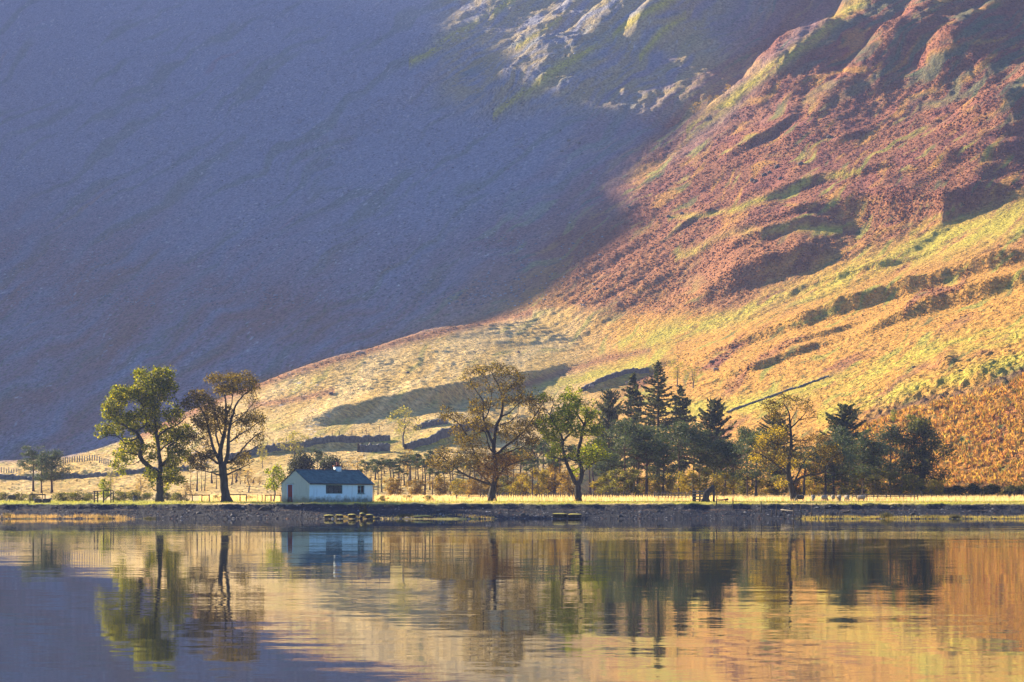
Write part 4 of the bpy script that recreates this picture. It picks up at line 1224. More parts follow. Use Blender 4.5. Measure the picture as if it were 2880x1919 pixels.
# ---- birch and hazel scrub between the trunks
scrub = [(1105, 1345, 62, BU_A), (1170, 1350, 66, BU_A), (1235, 1342, 70, BU_A), (1290, 1348, 74, BU_B), (1335, 1345, 76, BU_A), (1425, 1338, 80, BU_C), (1470, 1330, 86, BU_A), (1512, 1318, 84, BU_B),
         (1560, 1305, 104, BU_A), (1600, 1328, 80, BU_A), (1452, 1356, 66, BU_B), (1690, 1345, 64, BU_B), (1706, 1330, 74, BU_C), (1738, 1322, 86, BU_C), (1775, 1318, 80, BU_C), (1800, 1340, 70, BU_B),
         (1838, 1335, 82, BU_B), (1872, 1345, 70, BU_B), (1900, 1330, 84, BU_B), (1935, 1325, 84, BU_B), (1985, 1318, 90, BU_B), (2030, 1330, 84, BU_B), (2065, 1335, 80, BU_C), (2095, 1320, 96, BU_C),
         (2150, 1345, 80, BU_B), (2190, 1338, 88, BU_C), (2235, 1350, 76, BU_A), (2285, 1335, 84, BU_B), (2330, 1335, 90, BU_C), (2375, 1325, 96, BU_C), (2420, 1318, 100, BU_C), (2465, 1322, 100, BU_C),
         (2520, 1330, 90, BU_C), (2560, 1335, 90, BU_C), (2630, 1350, 70, BU_B), (1385, 1352, 70, BU_A)]
scrub.sort(key=lambda q: q[0])
tone = {BU_A.name: "brown-gold", BU_B.name: "yellow", BU_C.name: "olive"}
cnt = {}
for px, pt, w, pr in scrub:
    t = tone[pr.name.split('.')[0]] if pr.name in tone else "olive"
    t = tone.get(pr.name, t)
    zone = "right of the hut" if px < 1385 else "between the middle shore trees" if px < 1620 else "between fork-trunked tree and stile" if px < 1960 else "between stile and yellowing oak" if px < 2230 else "right of the yellowing oak"
    cnt[(t, zone)] = cnt.get((t, zone), 0) + 1
    k = cnt[(t, zone)]
    place(pr, px, 1398, pt, "%s birch bush %s, %s from the left" % (t, zone, ORD[k - 1]), "shrub", "birch scrub in the wood", Y=rw.uniform(338, 372), w=w * 1.15)

# ---- low bushes along the left field edge and lone shrubs
HB = bushy("hawthorn_bush", 1.6, 2.6, .03, 71, [(0.10, 0.12, 0.03), (0.15, 0.16, 0.035), (0.22, 0.19, 0.03), (0.07, 0.085, 0.03)], stems=5, leaves=1500, leaf=.13, nb=14)
hb = [(8, 1390, 58), (52, 1391, 52), (92, 1394, 50), (172, 1389, 60), (212, 1388, 62), (246, 1392, 44), (338, 1386, 58), (376, 1385, 62), (408, 1390, 52), (470, 1388, 56), (505, 1391, 44), (610, 1397, 36), (705, 1398, 40), (1075, 1398, 40), (1148, 1396, 46), (1205, 1397, 46)]
for i, (px, pt, w) in enumerate(hb):
    place(HB, px, 1405, pt - 3, "low green hedge bush, %s from the left along the meadow edge" % ORD[i], "bush", "low bushes along the meadow edge", Y=rw.uniform(296, 312), w=w * (1.55 if i < 11 else 1.0))
HW = bushy("hawthorn_tree", 3, 2.6, .15, 72, FRESH, nb=13, leaves=1100, leaf=.16, sparse=.1, stems=2)
place(HW, 292, 1408, 1347, "small green hawthorn growing inside the timber frame in the left meadow", "hawthorn", Y=289, w=66)
place(LA_A, 395, 1404, 1334, "thin brown-leaved sapling left of the green oak's trunk", "sapling", Y=312, w=46)
HWB = bushy("hawthorn_tree", 3, 2.8, .1, 73, BROWN, nb=12, leaves=700, leaf=.14, sparse=.3, stems=4)
place(HWB, 528, 1406, 1354, "bare brown thorn bush left of the dark sycamore", "hawthorn", Y=300, w=56)
place(PT_A, 312, 1384, 1326, "pale faint sapling in the field behind the timber frame", "sapling", Y=395, w=40)
place(HW, 2513, 1194, 1150, "small crooked tree alone on the bracken bank above the dense oak", "hawthorn", w=30)
place(HW, 2560, 1190, 1166, "dark green bush on the bracken bank above the slender-stemmed pine", "bush", w=46)
GB = bushy("gorse_bush", 1.0, 1.2, .02, 74, [(0.09, 0.075, 0.03), (0.15, 0.12, 0.035), (0.20, 0.15, 0.03), (0.06, 0.055, 0.03)], stems=5, leaves=700, leaf=.09, nb=10)
place(GB, 1024, 1438, 1417, "round brown gorse bush on the shingle below the right end of the hut", "gorse bush", Y=263.0, w=32)
for i, (px, pb, w, lb) in enumerate([(1795, 28, 0, ""),]): pass
# small trees clinging to the crags high on the mountain
for px, pb, pt, w, lb in [(1572, 72, 42, 44, "small tree on the sunlit crag at the top of the picture"), (1795, 42, 22, 50, "small tree on the skyward edge above the long scree"),
                          (1600, 172, 146, 26, "lone small tree on the lit crest below the top crag"), (1770, 158, 140, 22, "tiny tree on the shaded scree right of the lit crest"),
                          (2055, 262, 236, 54, "small tree on the long lit rib, upper of the group"), (2008, 292, 268, 50, "small tree on the long lit rib, middle of the group"), (1962, 312, 286, 48, "small tree on the long lit rib, lowest of the group")]:
    place(LA_A, px, pb, pt, lb, "tree", "small trees on the crags", w=w)
for o in list(COL.objects):
    if o.parent is None and o.type == 'EMPTY':
        for k in ('h', 'w'):
            if k in o: del o[k]
# ================================================================== THE HUT
def plaster_mat(name, base, stain, algae):
    m, nt, out = new_mat(name)
    L = nt.links.new
    b = N(nt, 'ShaderNodeBsdfPrincipled', ins={'Roughness': 0.9, 'Specular IOR Level': 0.2})
    tc = N(nt, 'ShaderNodeTexCoord')
    n1 = N(nt, 'ShaderNodeTexNoise', ins={'Scale': 1.6, 'Detail': 6.0, 'Roughness': 0.7}); L(tc.outputs['Object'], n1.inputs['Vector'])
    mpz = N(nt, 'ShaderNodeMapping'); mpz.inputs['Scale'].default_value = (3.0, 3.0, 0.5); L(tc.outputs['Object'], mpz.inputs[0])
    n2 = N(nt, 'ShaderNodeTexNoise', ins={'Scale': 1.0, 'Detail': 5.0}); L(mpz.outputs[0], n2.inputs['Vector'])
    sp = N(nt, 'ShaderNodeSeparateXYZ'); L(tc.outputs['Object'], sp.inputs[0])
    # rising damp: dirt on the lowest half metre, ragged upper edge
    hz_ = N(nt, 'ShaderNodeMath', operation='MULTIPLY_ADD', ins={1: 1.3, 2: 0.0}); L(n1.outputs[0], hz_.inputs[0])
    sb = N(nt, 'ShaderNodeMath', operation='SUBTRACT'); L(hz_.outputs[0], sb.inputs[0]); L(sp.outputs['Z'], sb.inputs[1])
    mr = N(nt, 'ShaderNodeMapRange', ins={'From Min': -0.12, 'From Max': 0.40}); L(sb.outputs[0], mr.inputs[0])
    m1 = N(nt, 'ShaderNodeMix', data_type='RGBA'); m1.inputs['A'].default_value = (*base, 1); m1.inputs['B'].default_value = (*algae, 1); L(mr.outputs[0], m1.inputs['Factor'])
    r2 = N(nt, 'ShaderNodeMapRange', ins={'From Min': 0.54, 'From Max': 0.75, 'To Max': 0.55}); L(n2.outputs[0], r2.inputs[0])
    m2 = N(nt, 'ShaderNodeMix', data_type='RGBA'); m2.inputs['B'].default_value = (*stain, 1); L(m1.outputs['Result'], m2.inputs['A']); L(r2.outputs[0], m2.inputs['Factor'])
    L(m2.outputs['Result'], b.inputs['Base Color'])
    n3 = N(nt, 'ShaderNodeTexNoise', ins={'Scale': 9.0, 'Detail': 6.0}); L(tc.outputs['Object'], n3.inputs['Vector'])
    bm = N(nt, 'ShaderNodeBump', ins={'Distance': 0.05}); L(n3.outputs[0], bm.inputs['Height']); L(bm.outputs[0], b.inputs['Normal'])
    L(b.outputs[0], out.inputs[0])
    return m

M_WHITE = plaster_mat("whitewashed_wall", (0.56, 0.72, 0.86), (0.34, 0.44, 0.54), (0.14, 0.17, 0.16))  # whitewash with the blue of the shaded front put into its colour
M_GABLE = plaster_mat("gable_wash", (0.44, 0.49, 0.43), (0.33, 0.37, 0.33), (0.22, 0.22, 0.16))  # second tone of the wash, coloured after the grazing light on the gable
M_SLATE = rough_mat("roof_slate", (0.025, 0.075, 0.100), (0.070, 0.150, 0.185), scale=2.2, rough=0.6, spec=0.3, c3=(0.16, 0.25, 0.30))
M_RED = rough_mat("red_door_paint", (0.16, 0.018, 0.022), (0.22, 0.03, 0.03), scale=3, rough=0.55)
M_BOARD = rough_mat("grey_board", (0.035, 0.045, 0.055), (0.085, 0.10, 0.11), scale=2.5, rough=0.8, vec=(1, 1, 4))
M_TEAL = rough_mat("teal_frame_paint", (0.09, 0.19, 0.23), (0.14, 0.26, 0.30), scale=4, rough=0.6)
M_DARKW = rough_mat("dark_wood", (0.035, 0.030, 0.027), (0.085, 0.07, 0.058), scale=5, rough=0.9, vec=(1, 1, .3))
M_GREYW = rough_mat("weathered_wood", (0.16, 0.135, 0.11), (0.30, 0.26, 0.21), scale=5, rough=0.9)
M_CLAY = rough_mat("chimney_clay", (0.17, 0.045, 0.035), (0.26, 0.08, 0.055), scale=6, rough=0.8)
M_IRON = rough_mat("black_iron", (0.012, 0.013, 0.015), (0.03, 0.03, 0.032), scale=6, rough=0.6)
mg, nt, out = new_mat("window_glass")
b = N(nt, 'ShaderNodeBsdfPrincipled', ins={'Base Color': (0.05, 0.035, 0.03, 1), 'Roughness': 0.08, 'Specular IOR Level': 0.5})
nt.links.new(b.outputs[0], out.inputs[0]); M_PANE = mg

def quad_wall(mb, o, ux, z0, z1, x0, x1, holes, nrm, th):
    """outer face with rectangular holes (x0,x1,z0,z1) plus reveals of depth th; o origin, ux unit along the wall, nrm outward"""
    xs = sorted({x0, x1, *[h[0] for h in holes], *[h[1] for h in holes]}); zs = sorted({z0, z1, *[h[2] for h in holes], *[h[3] for h in holes]})
    P = lambda x, z, d=0.0: np.array(o) + np.array(ux) * x - np.array(nrm) * d + np.array([0, 0, z])
    for i in range(len(xs) - 1):
        for j in range(len(zs) - 1):
            cx, cz = (xs[i] + xs[i+1]) / 2, (zs[j] + zs[j+1]) / 2
            if any(h[0] < cx < h[1] and h[2] < cz < h[3] for h in holes): continue
            mb.add([P(xs[i], zs[j]), P(xs[i+1], zs[j]), P(xs[i+1], zs[j+1]), P(xs[i], zs[j+1])], [(0, 1, 2, 3)])
    for a, b_, c, d in holes:
        for (p, q) in (((a, c), (b_, c)), ((b_, c), (b_, d)), ((b_, d), (a, d)), ((a, d), (a, c))):
            mb.add([P(*p), P(*p, th), P(*q, th), P(*q)], [(0, 1, 2, 3)])

HUT_TH = 46.0
HY = 274.0
# corner where the lit gable meets the front wall: seen at px 870
hc = at(870, 1416, HY)
hz0 = ground_z(hc.x, HY + 1.2)
k_ = HY / F
Lf = 178 * k_ / math.cos(R(HUT_TH)) * 0.95          # front length
Wg = 80 * k_ / math.sin(R(HUT_TH - 4.5)) * 0.985     # gable width
HE = 55 * k_; HR = 92.5 * k_                          # eave and ridge heights over the foot
hut = empty("stone_hut", (hc.x, HY, hz0), R(HUT_TH))
# local frame: x along the front to the right, y towards the back along the gable
mb = MB()
win = [(Lf * .255, Lf * .515, HE * .46, HE * .915), (Lf * .755, Lf * .865, HE * .47, HE * .90)]
quad_wall(mb, (0, 0, 0), (1, 0, 0), -.4, HE, 0, Lf, win, (0, -1, 0), .16)
mb.build("front_wall", M_WHITE, hut)
mb = MB()
door = (Wg * .585, Wg * .80, 0.02, HE * .95)
# gable on the left: x=0 plane, running along +y ; the door is towards the far end
quad_wall(mb, (0, 0, 0), (0, 1, 0), -.4, HE, 0, Wg, [door], (-1, 0, 0), .14)
mb.add([(0, 0, HE), (0, Wg, HE), (0, Wg / 2, HR)], None, [(0, 1, 2)])
mb.build("gable_wall", M_GABLE, hut)
mb = MB()
mb.add([(Lf, 0, -.4), (Lf, Wg, -.4), (Lf, Wg, HE), (Lf, 0, HE), (Lf, Wg / 2, HR), (0, Wg, -.4), (0, Wg, HE)], [(0, 1, 2, 3), (1, 5, 6, 2)], [(3, 2, 4)])
mb.build("rear_wall", M_WHITE, hut)
# roof: courses of slates on both slopes
mb = MB()
ov = .12; nc = 15
sl = math.hypot(Wg / 2, HR - HE)
rs = np.random.default_rng(3)
for side in (0, 1):
    for c_ in range(nc):
        t0, t1 = c_ / nc, (c_ + 1.12) / nc
        xw = -ov
        while xw < Lf + ov:
            wd = rs.uniform(.26, .5); x1 = min(Lf + ov, xw + wd)
            def rp(x, t, lift):
                y = (Wg / 2 + ov) * (t) - ov; z = HE - ov * (HR - HE) / (Wg / 2) + (HR - HE + ov * (HR - HE) / (Wg / 2)) * min(t, 1.0)
                if side: y = Wg - y
                return (x, y, z + lift)
            j = rs.uniform(-.012, .018)
            a0, a1 = min(t0 + j, 1), min(t1, 1)
            V = [rp(xw + .006, a0, .055 + rs.uniform(0, .018)), rp(x1 - .006, a0, .055 + rs.uniform(0, .018)), rp(x1 - .006, a1, .035), rp(xw + .006, a1, .035),
                 rp(xw + .006, a0, .03), rp(x1 - .006, a0, .03)]
            mb.add(V, [(0, 1, 2, 3), (4, 5, 1, 0)])
            xw = x1
roof = mb.build("roof", M_SLATE, hut)
mb = MB()
zt = HR + .075
for i in range(int(Lf / .45) + 1):
    x0 = -ov + i * .45
    if x0 > Lf + ov - .1: break
    x1_ = min(x0 + .44, Lf + ov)
    mb.add([(x0, Wg / 2 - .15, zt - .09), (x1_, Wg / 2 - .15, zt - .09), (x1_, Wg / 2, zt + .02), (x0, Wg / 2, zt + .02), (x0, Wg / 2 + .15, zt - .09), (x1_, Wg / 2 + .15, zt - .09)], [(0, 1, 2, 3), (3, 2, 5, 4)])
mb.build("ridge_tiles", M_BOARD, roof)
# under-boards so that no light leaks between the slates
mb = MB()
e0 = HE - ov * (HR - HE) / (Wg / 2)
mb.add([(-ov, -ov, e0), (Lf + ov, -ov, e0), (Lf + ov, Wg / 2, HR), (-ov, Wg / 2, HR), (-ov, Wg + ov, e0), (Lf + ov, Wg + ov, e0)], [(0, 1, 2, 3), (3, 2, 5, 4)])
mb.build("roof_boarding", M_DARKW, roof)
# gutter and downpipe on the right
mb = MB()
mb.tube([(-.05, -ov - .06, e0 - .0), (Lf + .08, -ov - .06, e0 - .03)], .055, 8)
g_ = mb.build("gutter", M_IRON, hut, smooth=True)
mb = MB()
mb.tube([(Lf + .04, -ov - .05, e0 - .04), (Lf + .05, -.10, e0 - .30), (Lf + .05, -.10, HE * .4), (Lf + .05, -.10, .05)], .05, 8)
mb.build("downpipe", M_IRON, g_, smooth=True)
# chimney
cxp = Lf * .66
mb = MB()
mb.box((cxp, Wg / 2, HR + .04), (.62, .56, .74), None, .015)
ch = mb.build("chimney", M_WHITE, roof)
mb = MB(); mb.box((cxp, Wg / 2, HR + .473), (.84, .74, .085), None, .008); mb.build("chimney_cap", M_CLAY, roof)
mb = MB(); zz_ = np.array([0, .1, .3, .42, .46]); mb.tube(np.stack([0 * zz_ + cxp, 0 * zz_ + Wg / 2, HR + .515 + zz_ * .8], 1), [.17, .16, .15, .18, .17], 12); mb.build("chimney_pot", M_CLAY, roof, smooth=True)
mb = MB(); mb.tube([(cxp + .03, Wg / 2, HR + .8), (cxp + .03, Wg / 2, HR + 1.35)], .022, 5); mb.build("chimney_flue", M_IRON, roof)
# door with pale reveal strip, plank face and grey patched foot
y0, y1, z0_, z1_ = door
mb = MB()
npk = 5
for i in range(npk):
    a = y0 + .07 + (y1 - y0 - .1) * i / npk; b_ = y0 + .07 + (y1 - y0 - .1) * (i + 1) / npk - .012
    mb.box((.10, (a + b_) / 2, (z0_ + z1_) / 2 + .02), (.05, b_ - a, z1_ - z0_ - .06))
dr = mb.build("door", M_RED, hut)
mb = MB(); mb.box((.07, (y0 + y1) / 2 + .08, z0_ + .34), (.02, (y1 - y0) * .5, .5)); mb.build("foot_panel", M_BOARD, dr)
mb = MB(); mb.tube([(.06, y0 + .16, HE * .45), (.02, y0 + .16, HE * .45)], .028, 8); mb.build("door_handle", M_IRON, dr)
mb = MB()
mb.box((.03, y1 - .035, (z0_ + z1_) / 2), (.14, .07, z1_ - z0_)); mb.box((.03, y0 + .03, (z0_ + z1_) / 2), (.14, .06, z1_ - z0_)); mb.box((.03, (y0 + y1) / 2, z1_ - .03), (.136, y1 - y0 - .13, .06))
mb.build("door_frame", M_WHITE, hut)
mb = MB(); mb.box((-.02, (y0 + y1) / 2, z1_ + .08), (.1, (y1 - y0) * 1.35, .11)); mb.build("door_lintel", M_GABLE, hut)
# large boarded window
a, b_, c, d = win[0]
mb = MB()
for i in range(7):
    zz0 = c + .04 + (d - c - .08) * i / 7; zz1 = c + .04 + (d - c - .08) * (i + 1) / 7 - .012
    mb.box(((a + b_) / 2, .09, (zz0 + zz1) / 2), (b_ - a - .1, .03, zz1 - zz0), None, .003)
for q in (.2, .5, .8): mb.box((a + (b_ - a) * q, .065, (c + d) / 2), (.10, .024, d - c - .1))
wb = mb.build("boarded_window", M_BOARD, hut)
mb = MB()
for (p, q, r_, s_) in ((a + .03, (c + d) / 2, .06, d - c), (b_ - .03, (c + d) / 2, .06, d - c)): mb.box((p, .05, q), (r_, .08, s_))
mb.box(((a + b_) / 2, .05, d - .03), (b_ - a - .12, .078, .06)); mb.box(((a + b_) / 2, .05, c + .03), (b_ - a - .12, .078, .06))
mb.build("window_frame", M_TEAL, wb)
# small two-light window
a, b_, c, d = win[1]
mb = MB()
for x in (a + .05, (a + b_) / 2, b_ - .05): mb.box((x, .08, (c + d) / 2), (.10, .08, d - c))
for z in (c + .04, d - .04): mb.box(((a + b_) / 2, .085, z), (b_ - a - .02, .07, .08))
wf = mb.build("window", M_TEAL, hut)
mb = MB(); mb.box(((a + b_) / 2, .115, (c + d) / 2), (b_ - a - .04, .012, d - c - .04)); mb.build("pane", M_PANE, wf)
mb = MB(); mb.box(((a + b_) / 2, -.03, c - .03), (b_ - a + .1, .12, .06)); mb.build("window_sill", M_TEAL, wf)
tag(hut, "small whitewashed hut with blue slate roof, red door and one boarded window", "hut")

# ================================================================== FENCES, WALLS AND TIMBER
def gp(px, Y):
    x = px2u(px) * Y
    return Vector((x, Y, ground_z(x, Y)))

def fence(name, label, group, pts, hgt, post_w, rails=(), rail_w=.06, mat=M_DARKW, rmat=None, jit=.03, lean=.03, wire=(), post_over=.06, sides=None):
    """posts at the given (px, Y); rails at the given heights"""
    P = [gp(px, Y) for px, Y in pts]
    root = empty(name, P[0])
    o = P[0]
    for p in P:
        mb = MB(); h_ = hgt * random.uniform(1 - jit, 1 + jit) + post_over
        mb.tube([p - o + Vector((0, 0, -.2)), p - o + Vector((random.uniform(-lean, lean), random.uniform(-lean, lean), h_))], [post_w / 2 * random.uniform(.9, 1.15), post_w / 2 * random.uniform(.85, 1)], 6)
        mb.build("post", mat, root)
    for z in rails:
        mb = MB()
        for a, b in zip(P[:-1], P[1:]):
            za, zb = random.uniform(-.03, .03), random.uniform(-.03, .03)
            mb.bar(a - o + Vector((0, -.06, z + za)), b - o + Vector((0, -.06, z + zb)), .035, rail_w)
        mb.build("rail", rmat or mat, root)
    for z in wire:
        mb = MB()
        for a, b in zip(P[:-1], P[1:]): mb.tube([a - o + Vector((0, -.05, z)), b - o + Vector((0, -.05, z))], .006, 3, cap=False)
        mb.build("wire", M_IRON, root)
    return tag(root, label, "fence", group)

rf = np.random.default_rng(12)
pal_x = [1352 + 6.6 * i + rf.uniform(-1.0, 1.0) for i in range(76)]
fence("paling_fence", "long low fence of close-set short posts across the meadow behind the middle shore trees", None, [(x, 318.0 + .006 * (x - 1352)) for x in pal_x], .80, .115, rails=(), wire=(.3, .6, .75), lean=.05, jit=.14)
fence("rail_fence", "rail fence with dipping rails just left of the timber stile", None, [(x, 308.0) for x in (1842, 1852, 1862, 1871, 1879, 1887, 1898, 1908, 1918, 1929, 1938)], 1.0, .12, rails=(.32, .58, .86), rail_w=.07, rmat=M_GREYW)
fence("rail_fence", "three-rail timber fence at the meadow edge below the right end of the wood", None, [(x, 306.0) for x in (2398, 2410, 2429, 2438, 2457, 2468, 2493, 2505, 2531, 2541, 2562, 2572, 2581)], .80, .13, rails=(.2, .48, .74), rail_w=.07)
fence("gate_fence", "short rail fence and gate at the foot of the tallest sycamore", None, [(x, 309.0) for x in (1284, 1318, 1351, 1358, 1374)], .62, .16, rails=(.2, .5), rail_w=.06, rmat=M_GREYW)
fence("post_fence", "row of posts over the sunlit spur left of the green oak", None, [(px, hit(px, py)) for px, py in
      [(178, 1302), (184, 1301), (190, 1300), (196, 1300), (203, 1299), (210, 1298), (217, 1298), (224, 1297), (231, 1297), (238, 1297), (245, 1297), (252, 1297), (259, 1297), (266, 1298), (273, 1300), (280, 1303), (286, 1306), (292, 1309), (298, 1312), (304, 1315), (310, 1318)]], 1.15, .26, mat=M_GREYW)
fence("post_fence", "faint short row of posts in the field at the far left edge", None, [(px, hit(px, py)) for px, py in [(4, 1331), (11, 1332), (18, 1333), (25, 1335), (32, 1337), (39, 1338), (46, 1339)]], 1.0, .2, mat=M_GREYW)
fence("wire_fence", "widely spaced thin posts crossing the slope above the hut", None, [(px, hit(px, py)) for px, py in [(688, 1272), (718, 1268), (734, 1266), (753, 1263), (768, 1261), (785, 1258), (806, 1252), (902, 1246), (934, 1241), (955, 1238), (990, 1232), (1030, 1224), (1068, 1216)]], 1.2, .13)
fence("wire_fence", "wire fence of thin posts in the brown grass right of the three-rail fence", None, [(x, 318.0) for x in (2592, 2620, 2634, 2668, 2676, 2718, 2760, 2768, 2806, 2838, 2852, 2880)], .85, .11, wire=(.3, .55, .8), jit=.25)
fence("wire_fence", "thin-post wire fence in front of the wood right of the yellowing oak", None, [(x, 322.0) for x in (2105, 2122, 2148, 2180, 2205, 2248, 2282, 2303, 2318, 2335, 2352, 2365, 2383)], .8, .09, wire=(.35, .65), rails=(), jit=.2)
fence("wire_fence", "old thin posts along the left meadow hedge", None, [(x, 300.0) for x in (14, 38, 62, 92, 120, 146, 174, 204, 234, 332, 352, 470, 498, 509, 725, 738)], .8, .09, wire=(.4, .7), jit=.2)
for i, (xs, Y, base_lb, hh) in enumerate([((84, 127), 271.5, "plain timber rail on two posts at the far left shore", .92), ((541, 568, 589), 287.0, "timber rail on three posts left of the dark sycamore trunk", .78),
                                     ((640, 675, 693), 290.0, "timber rail on three posts right of the dark sycamore trunk", .80), ((746, 762, 790), 292.0, "timber rail running into the left end of the hut", .74)]):
    fence("rail_barrier", base_lb, "timber rails on the left meadow", [(x, Y) for x in xs], hh, .13, rails=(hh - .02,), rail_w=.11, jit=.02, lean=.015)
# timber gate frame in the left meadow
root = empty("field_gate", gp(290, 274.0)); o = root.location.copy()
for px, h_ in ((265, 1.28), (275, 1.22), (291, 1.34), (312, 1.30), (318, 1.28)):
    p = gp(px, 274.0) - o; mb = MB(); mb.tube([p + Vector((0, 0, -.2)), p + Vector((random.uniform(-.03, .03), 0, h_))], .07, 6); mb.build("post", M_DARKW, root)
mb = MB(); mb.bar(gp(262, 274.0) - o + Vector((0, -.09, 1.2)), gp(319, 274.0) - o + Vector((0, -.09, 1.34)), .06, .10); mb.build("top_rail", M_DARKW, root)
mb = MB(); mb.bar(gp(292, 274.0) - o + Vector((0, -.16, .25)), gp(316, 274.0) - o + Vector((0, -.16, 1.05)), .05, .09); mb.build("brace", M_DARKW, root)
mb = MB()
for z in (.25, .5, .75, .98): mb.bar(gp(264, 274.0) - o + Vector((0, -.09, z)), gp(276, 274.0) - o + Vector((0, -.09, z)), .04, .06)
mb.build("slats", M_DARKW, root)
tag(root, "tall timber gate frame with slats and a slanting brace in the left meadow", "gate")
# stile and split trunk
root = empty("timber_stile", gp(1960, 283.0)); o = root.location.copy()
for px, h_, w_ in ((1950, 1.55, .22), (1955, 1.3, .2), (1968, 1.25, .2), (1980, 1.55, .14)):
    p = gp(px, 283.0) - o; mb = MB(); mb.tube([p + Vector((0, 0, -.25)), p + Vector((.02, 0, h_))], w_ / 2, 7); mb.build("post", M_DARKW, root)
for z in (.3, .62, .95, 1.22):
    mb = MB(); mb.bar(gp(1946, 283.0) - o + Vector((0, -.16, z)), gp(1977, 283.0) - o + Vector((0, -.16, z - .02)), .05, .12, .006); mb.build("board", M_GREYW, root)
tag(root, "timber stile of four pale boards between dark posts on the shore bank", "stile")
root = empty("fallen_trunk", gp(1986, 281.0)); o = root.location.copy()
mb = MB()
mb.tube([(-.25, 0, -.15), (-.10, 0, .45), (-.02, .03, .95), (.30, .05, 1.25), (.66, .1, 1.52), (.84, .12, 1.68), (.92, .12, 1.66)], [.42, .30, .30, .30, .30, .27, .16], 10)
mb.build("trunk", M_DARKW, root, smooth=True)
mb = MB(); mb.tube([(.25, 0, .95), (.12, .1, .4), (.3, .1, -.1)], [.17, .2, .3], 8); mb.build("limb", M_DARKW, root, smooth=True)
mb = MB(); mb.tube([(.84, .16, 1.5), (.86, .16, .8), (.84, .16, -.1)], [.11, .12, .13], 7); mb.build("prop", M_DARKW, root, smooth=True)
tag(root, "dark broken leaning tree trunk propped beside the timber stile", "tree trunk")
root = empty("log", gp(2018, 279.0)); o = root.location.copy()
mb = MB(); mb.tube([(-.1, 0, .28), (.4, .02, .26), (.8, .05, .30), (1.05, .05, .33), (1.2, .05, .34)], [.05, .07, .07, .13, .10], 8); mb.tube([(.9, .05, .25), (.95, .05, -.05)], .05, 6); mb.build("trunk", M_DARKW, root, smooth=True)
tag(root, "thin dark log lying on the bank right of the leaning trunk", "log")
# stakes of a decayed fence running into the lake on the right
for i, (px, pt, pb, Y) in enumerate([(2015, 1396, 1424, 267), (2061, 1402, 1438, 264.5), (2141, 1414, 1446, 262), (2183, 1419, 1452, 260), (2232, 1424, 1456, 258.5), (2253, 1422, 1458, 258), (2282, 1426, 1460, 257),
                                 (2320, 1436, 1458, 257), (2333, 1438, 1459, 257), (2341, 1440, 1459, 256.8), (2354, 1440, 1460, 256.8), (2362, 1441, 1460, 256.8), (2170, 1432, 1452, 259), (2206, 1436, 1456, 258)]):
    p = gp(px, Y); h_ = (pb - pt) / F * Y
    mb = MB(); l_ = random.uniform(-.05, .05)
    mb.tube([(0, 0, -.3), (l_ * .4, 0, h_ * .5), (l_, 0, h_)], [.06, .055, .045], 6)
    s_ = mb.build("fence_stake", M_DARKW, None, smooth=True); s_.location = p
    tag(s_, ["tall dark stake on the bank right of the log", "tall dark stake standing alone on the shingle below the log"][i] if i < 2 else "old dark stake at the water's edge right of centre, %s of that row" % ORD[i - 2], "stake", "old stakes at the water's edge")
mb = MB(); a = gp(2196, 259.5); b2 = gp(2284, 257.2); o = a.copy()
mb.tube([(0, 0, .75), ((b2 - a) * .5 + Vector((0, 0, .66))), ((b2 - a) + Vector((0, 0, .62)))], [.05, .05, .04], 6)
s_ = mb.build("rail_pole", M_GREYW); s_.location = o
tag(s_, "pale pole laid along the old stakes at the water's edge", "pole")

# ---- dry-stone walls
M_STONE = rough_mat("wall_stone", (0.075, 0.072, 0.070), (0.19, 0.18, 0.165), scale=1.6, rough=0.95, bump=0.12, bscale=2.2, detail=6)
def stone_wall(label, line, hgt, thick=.7, seed=0):
    rr = np.random.default_rng(seed)
    pts = []
    for (a, b), (c, d) in zip(line[:-1], line[1:]):
        n = max(2, int(abs(c - a) / 10))
        for i in range(n): f_ = i / n; pts.append(gpt(a + (c - a) * f_, b + (d - b) * f_))
    pts.append(gpt(*line[-1]))
    P = np.array(pts)
    for _ in range(3): P[1:-1, 1] = .25 * P[:-2, 1] + .5 * P[1:-1, 1] + .25 * P[2:, 1]
    seg = np.concatenate([[0], np.cumsum(np.linalg.norm(np.diff(P[:, :2], axis=0), axis=1))])
    t = np.arange(0, seg[-1], .32)
    X = np.interp(t, seg, P[:, 0]); Y = np.interp(t, seg, P[:, 1])
    o = np.array([X[0], Y[0], ground_z(X[0], Y[0])])
    px = 1440 + F * X / Y
    Zg = full_z(px, Y)
    dx = np.gradient(X); dy = np.gradient(Y); l_ = np.hypot(dx, dy); nx, ny = dy / l_, -dx / l_
    h = hgt * (1 + .10 * vnoise(t / 3.0, t * 0 + seed, 301) + .09 * rr.normal(0, 1, len(t)))
    rows = []
    for s, zf in ((1, -.4), (1, .0), (.92, .33), (.82, .66), (.7, 1.0), (-.7, 1.0), (-.82, .6), (-1, 0), (-1, -.4)):
        jx = rr.normal(0, .05, len(t))
        zz = np.where(zf > 0, h * zf, zf) + (rr.normal(0, .05, len(t)) if zf > 0 else 0)
        rows.append(np.stack([X + nx * (s * thick / 2 + jx) - o[0], Y + ny * (s * thick / 2 + jx) - o[1], Zg + zz - o[2]], 1))
    V = np.stack(rows, 1); k = V.shape[1]; n = len(t)
    i = np.arange(n - 1)[:, None] * k; j = np.arange(k - 1)[None, :]
    Fq = np.stack([i + j, i + k + j, i + k + j + 1, i + j + 1], -1).reshape(-1, 4)
    w_ = mesh_np("stone_wall", V.reshape(-1, 3), Fq, M_STONE); w_.location = o
    return tag(w_, label, "stone wall", "dry stone walls")
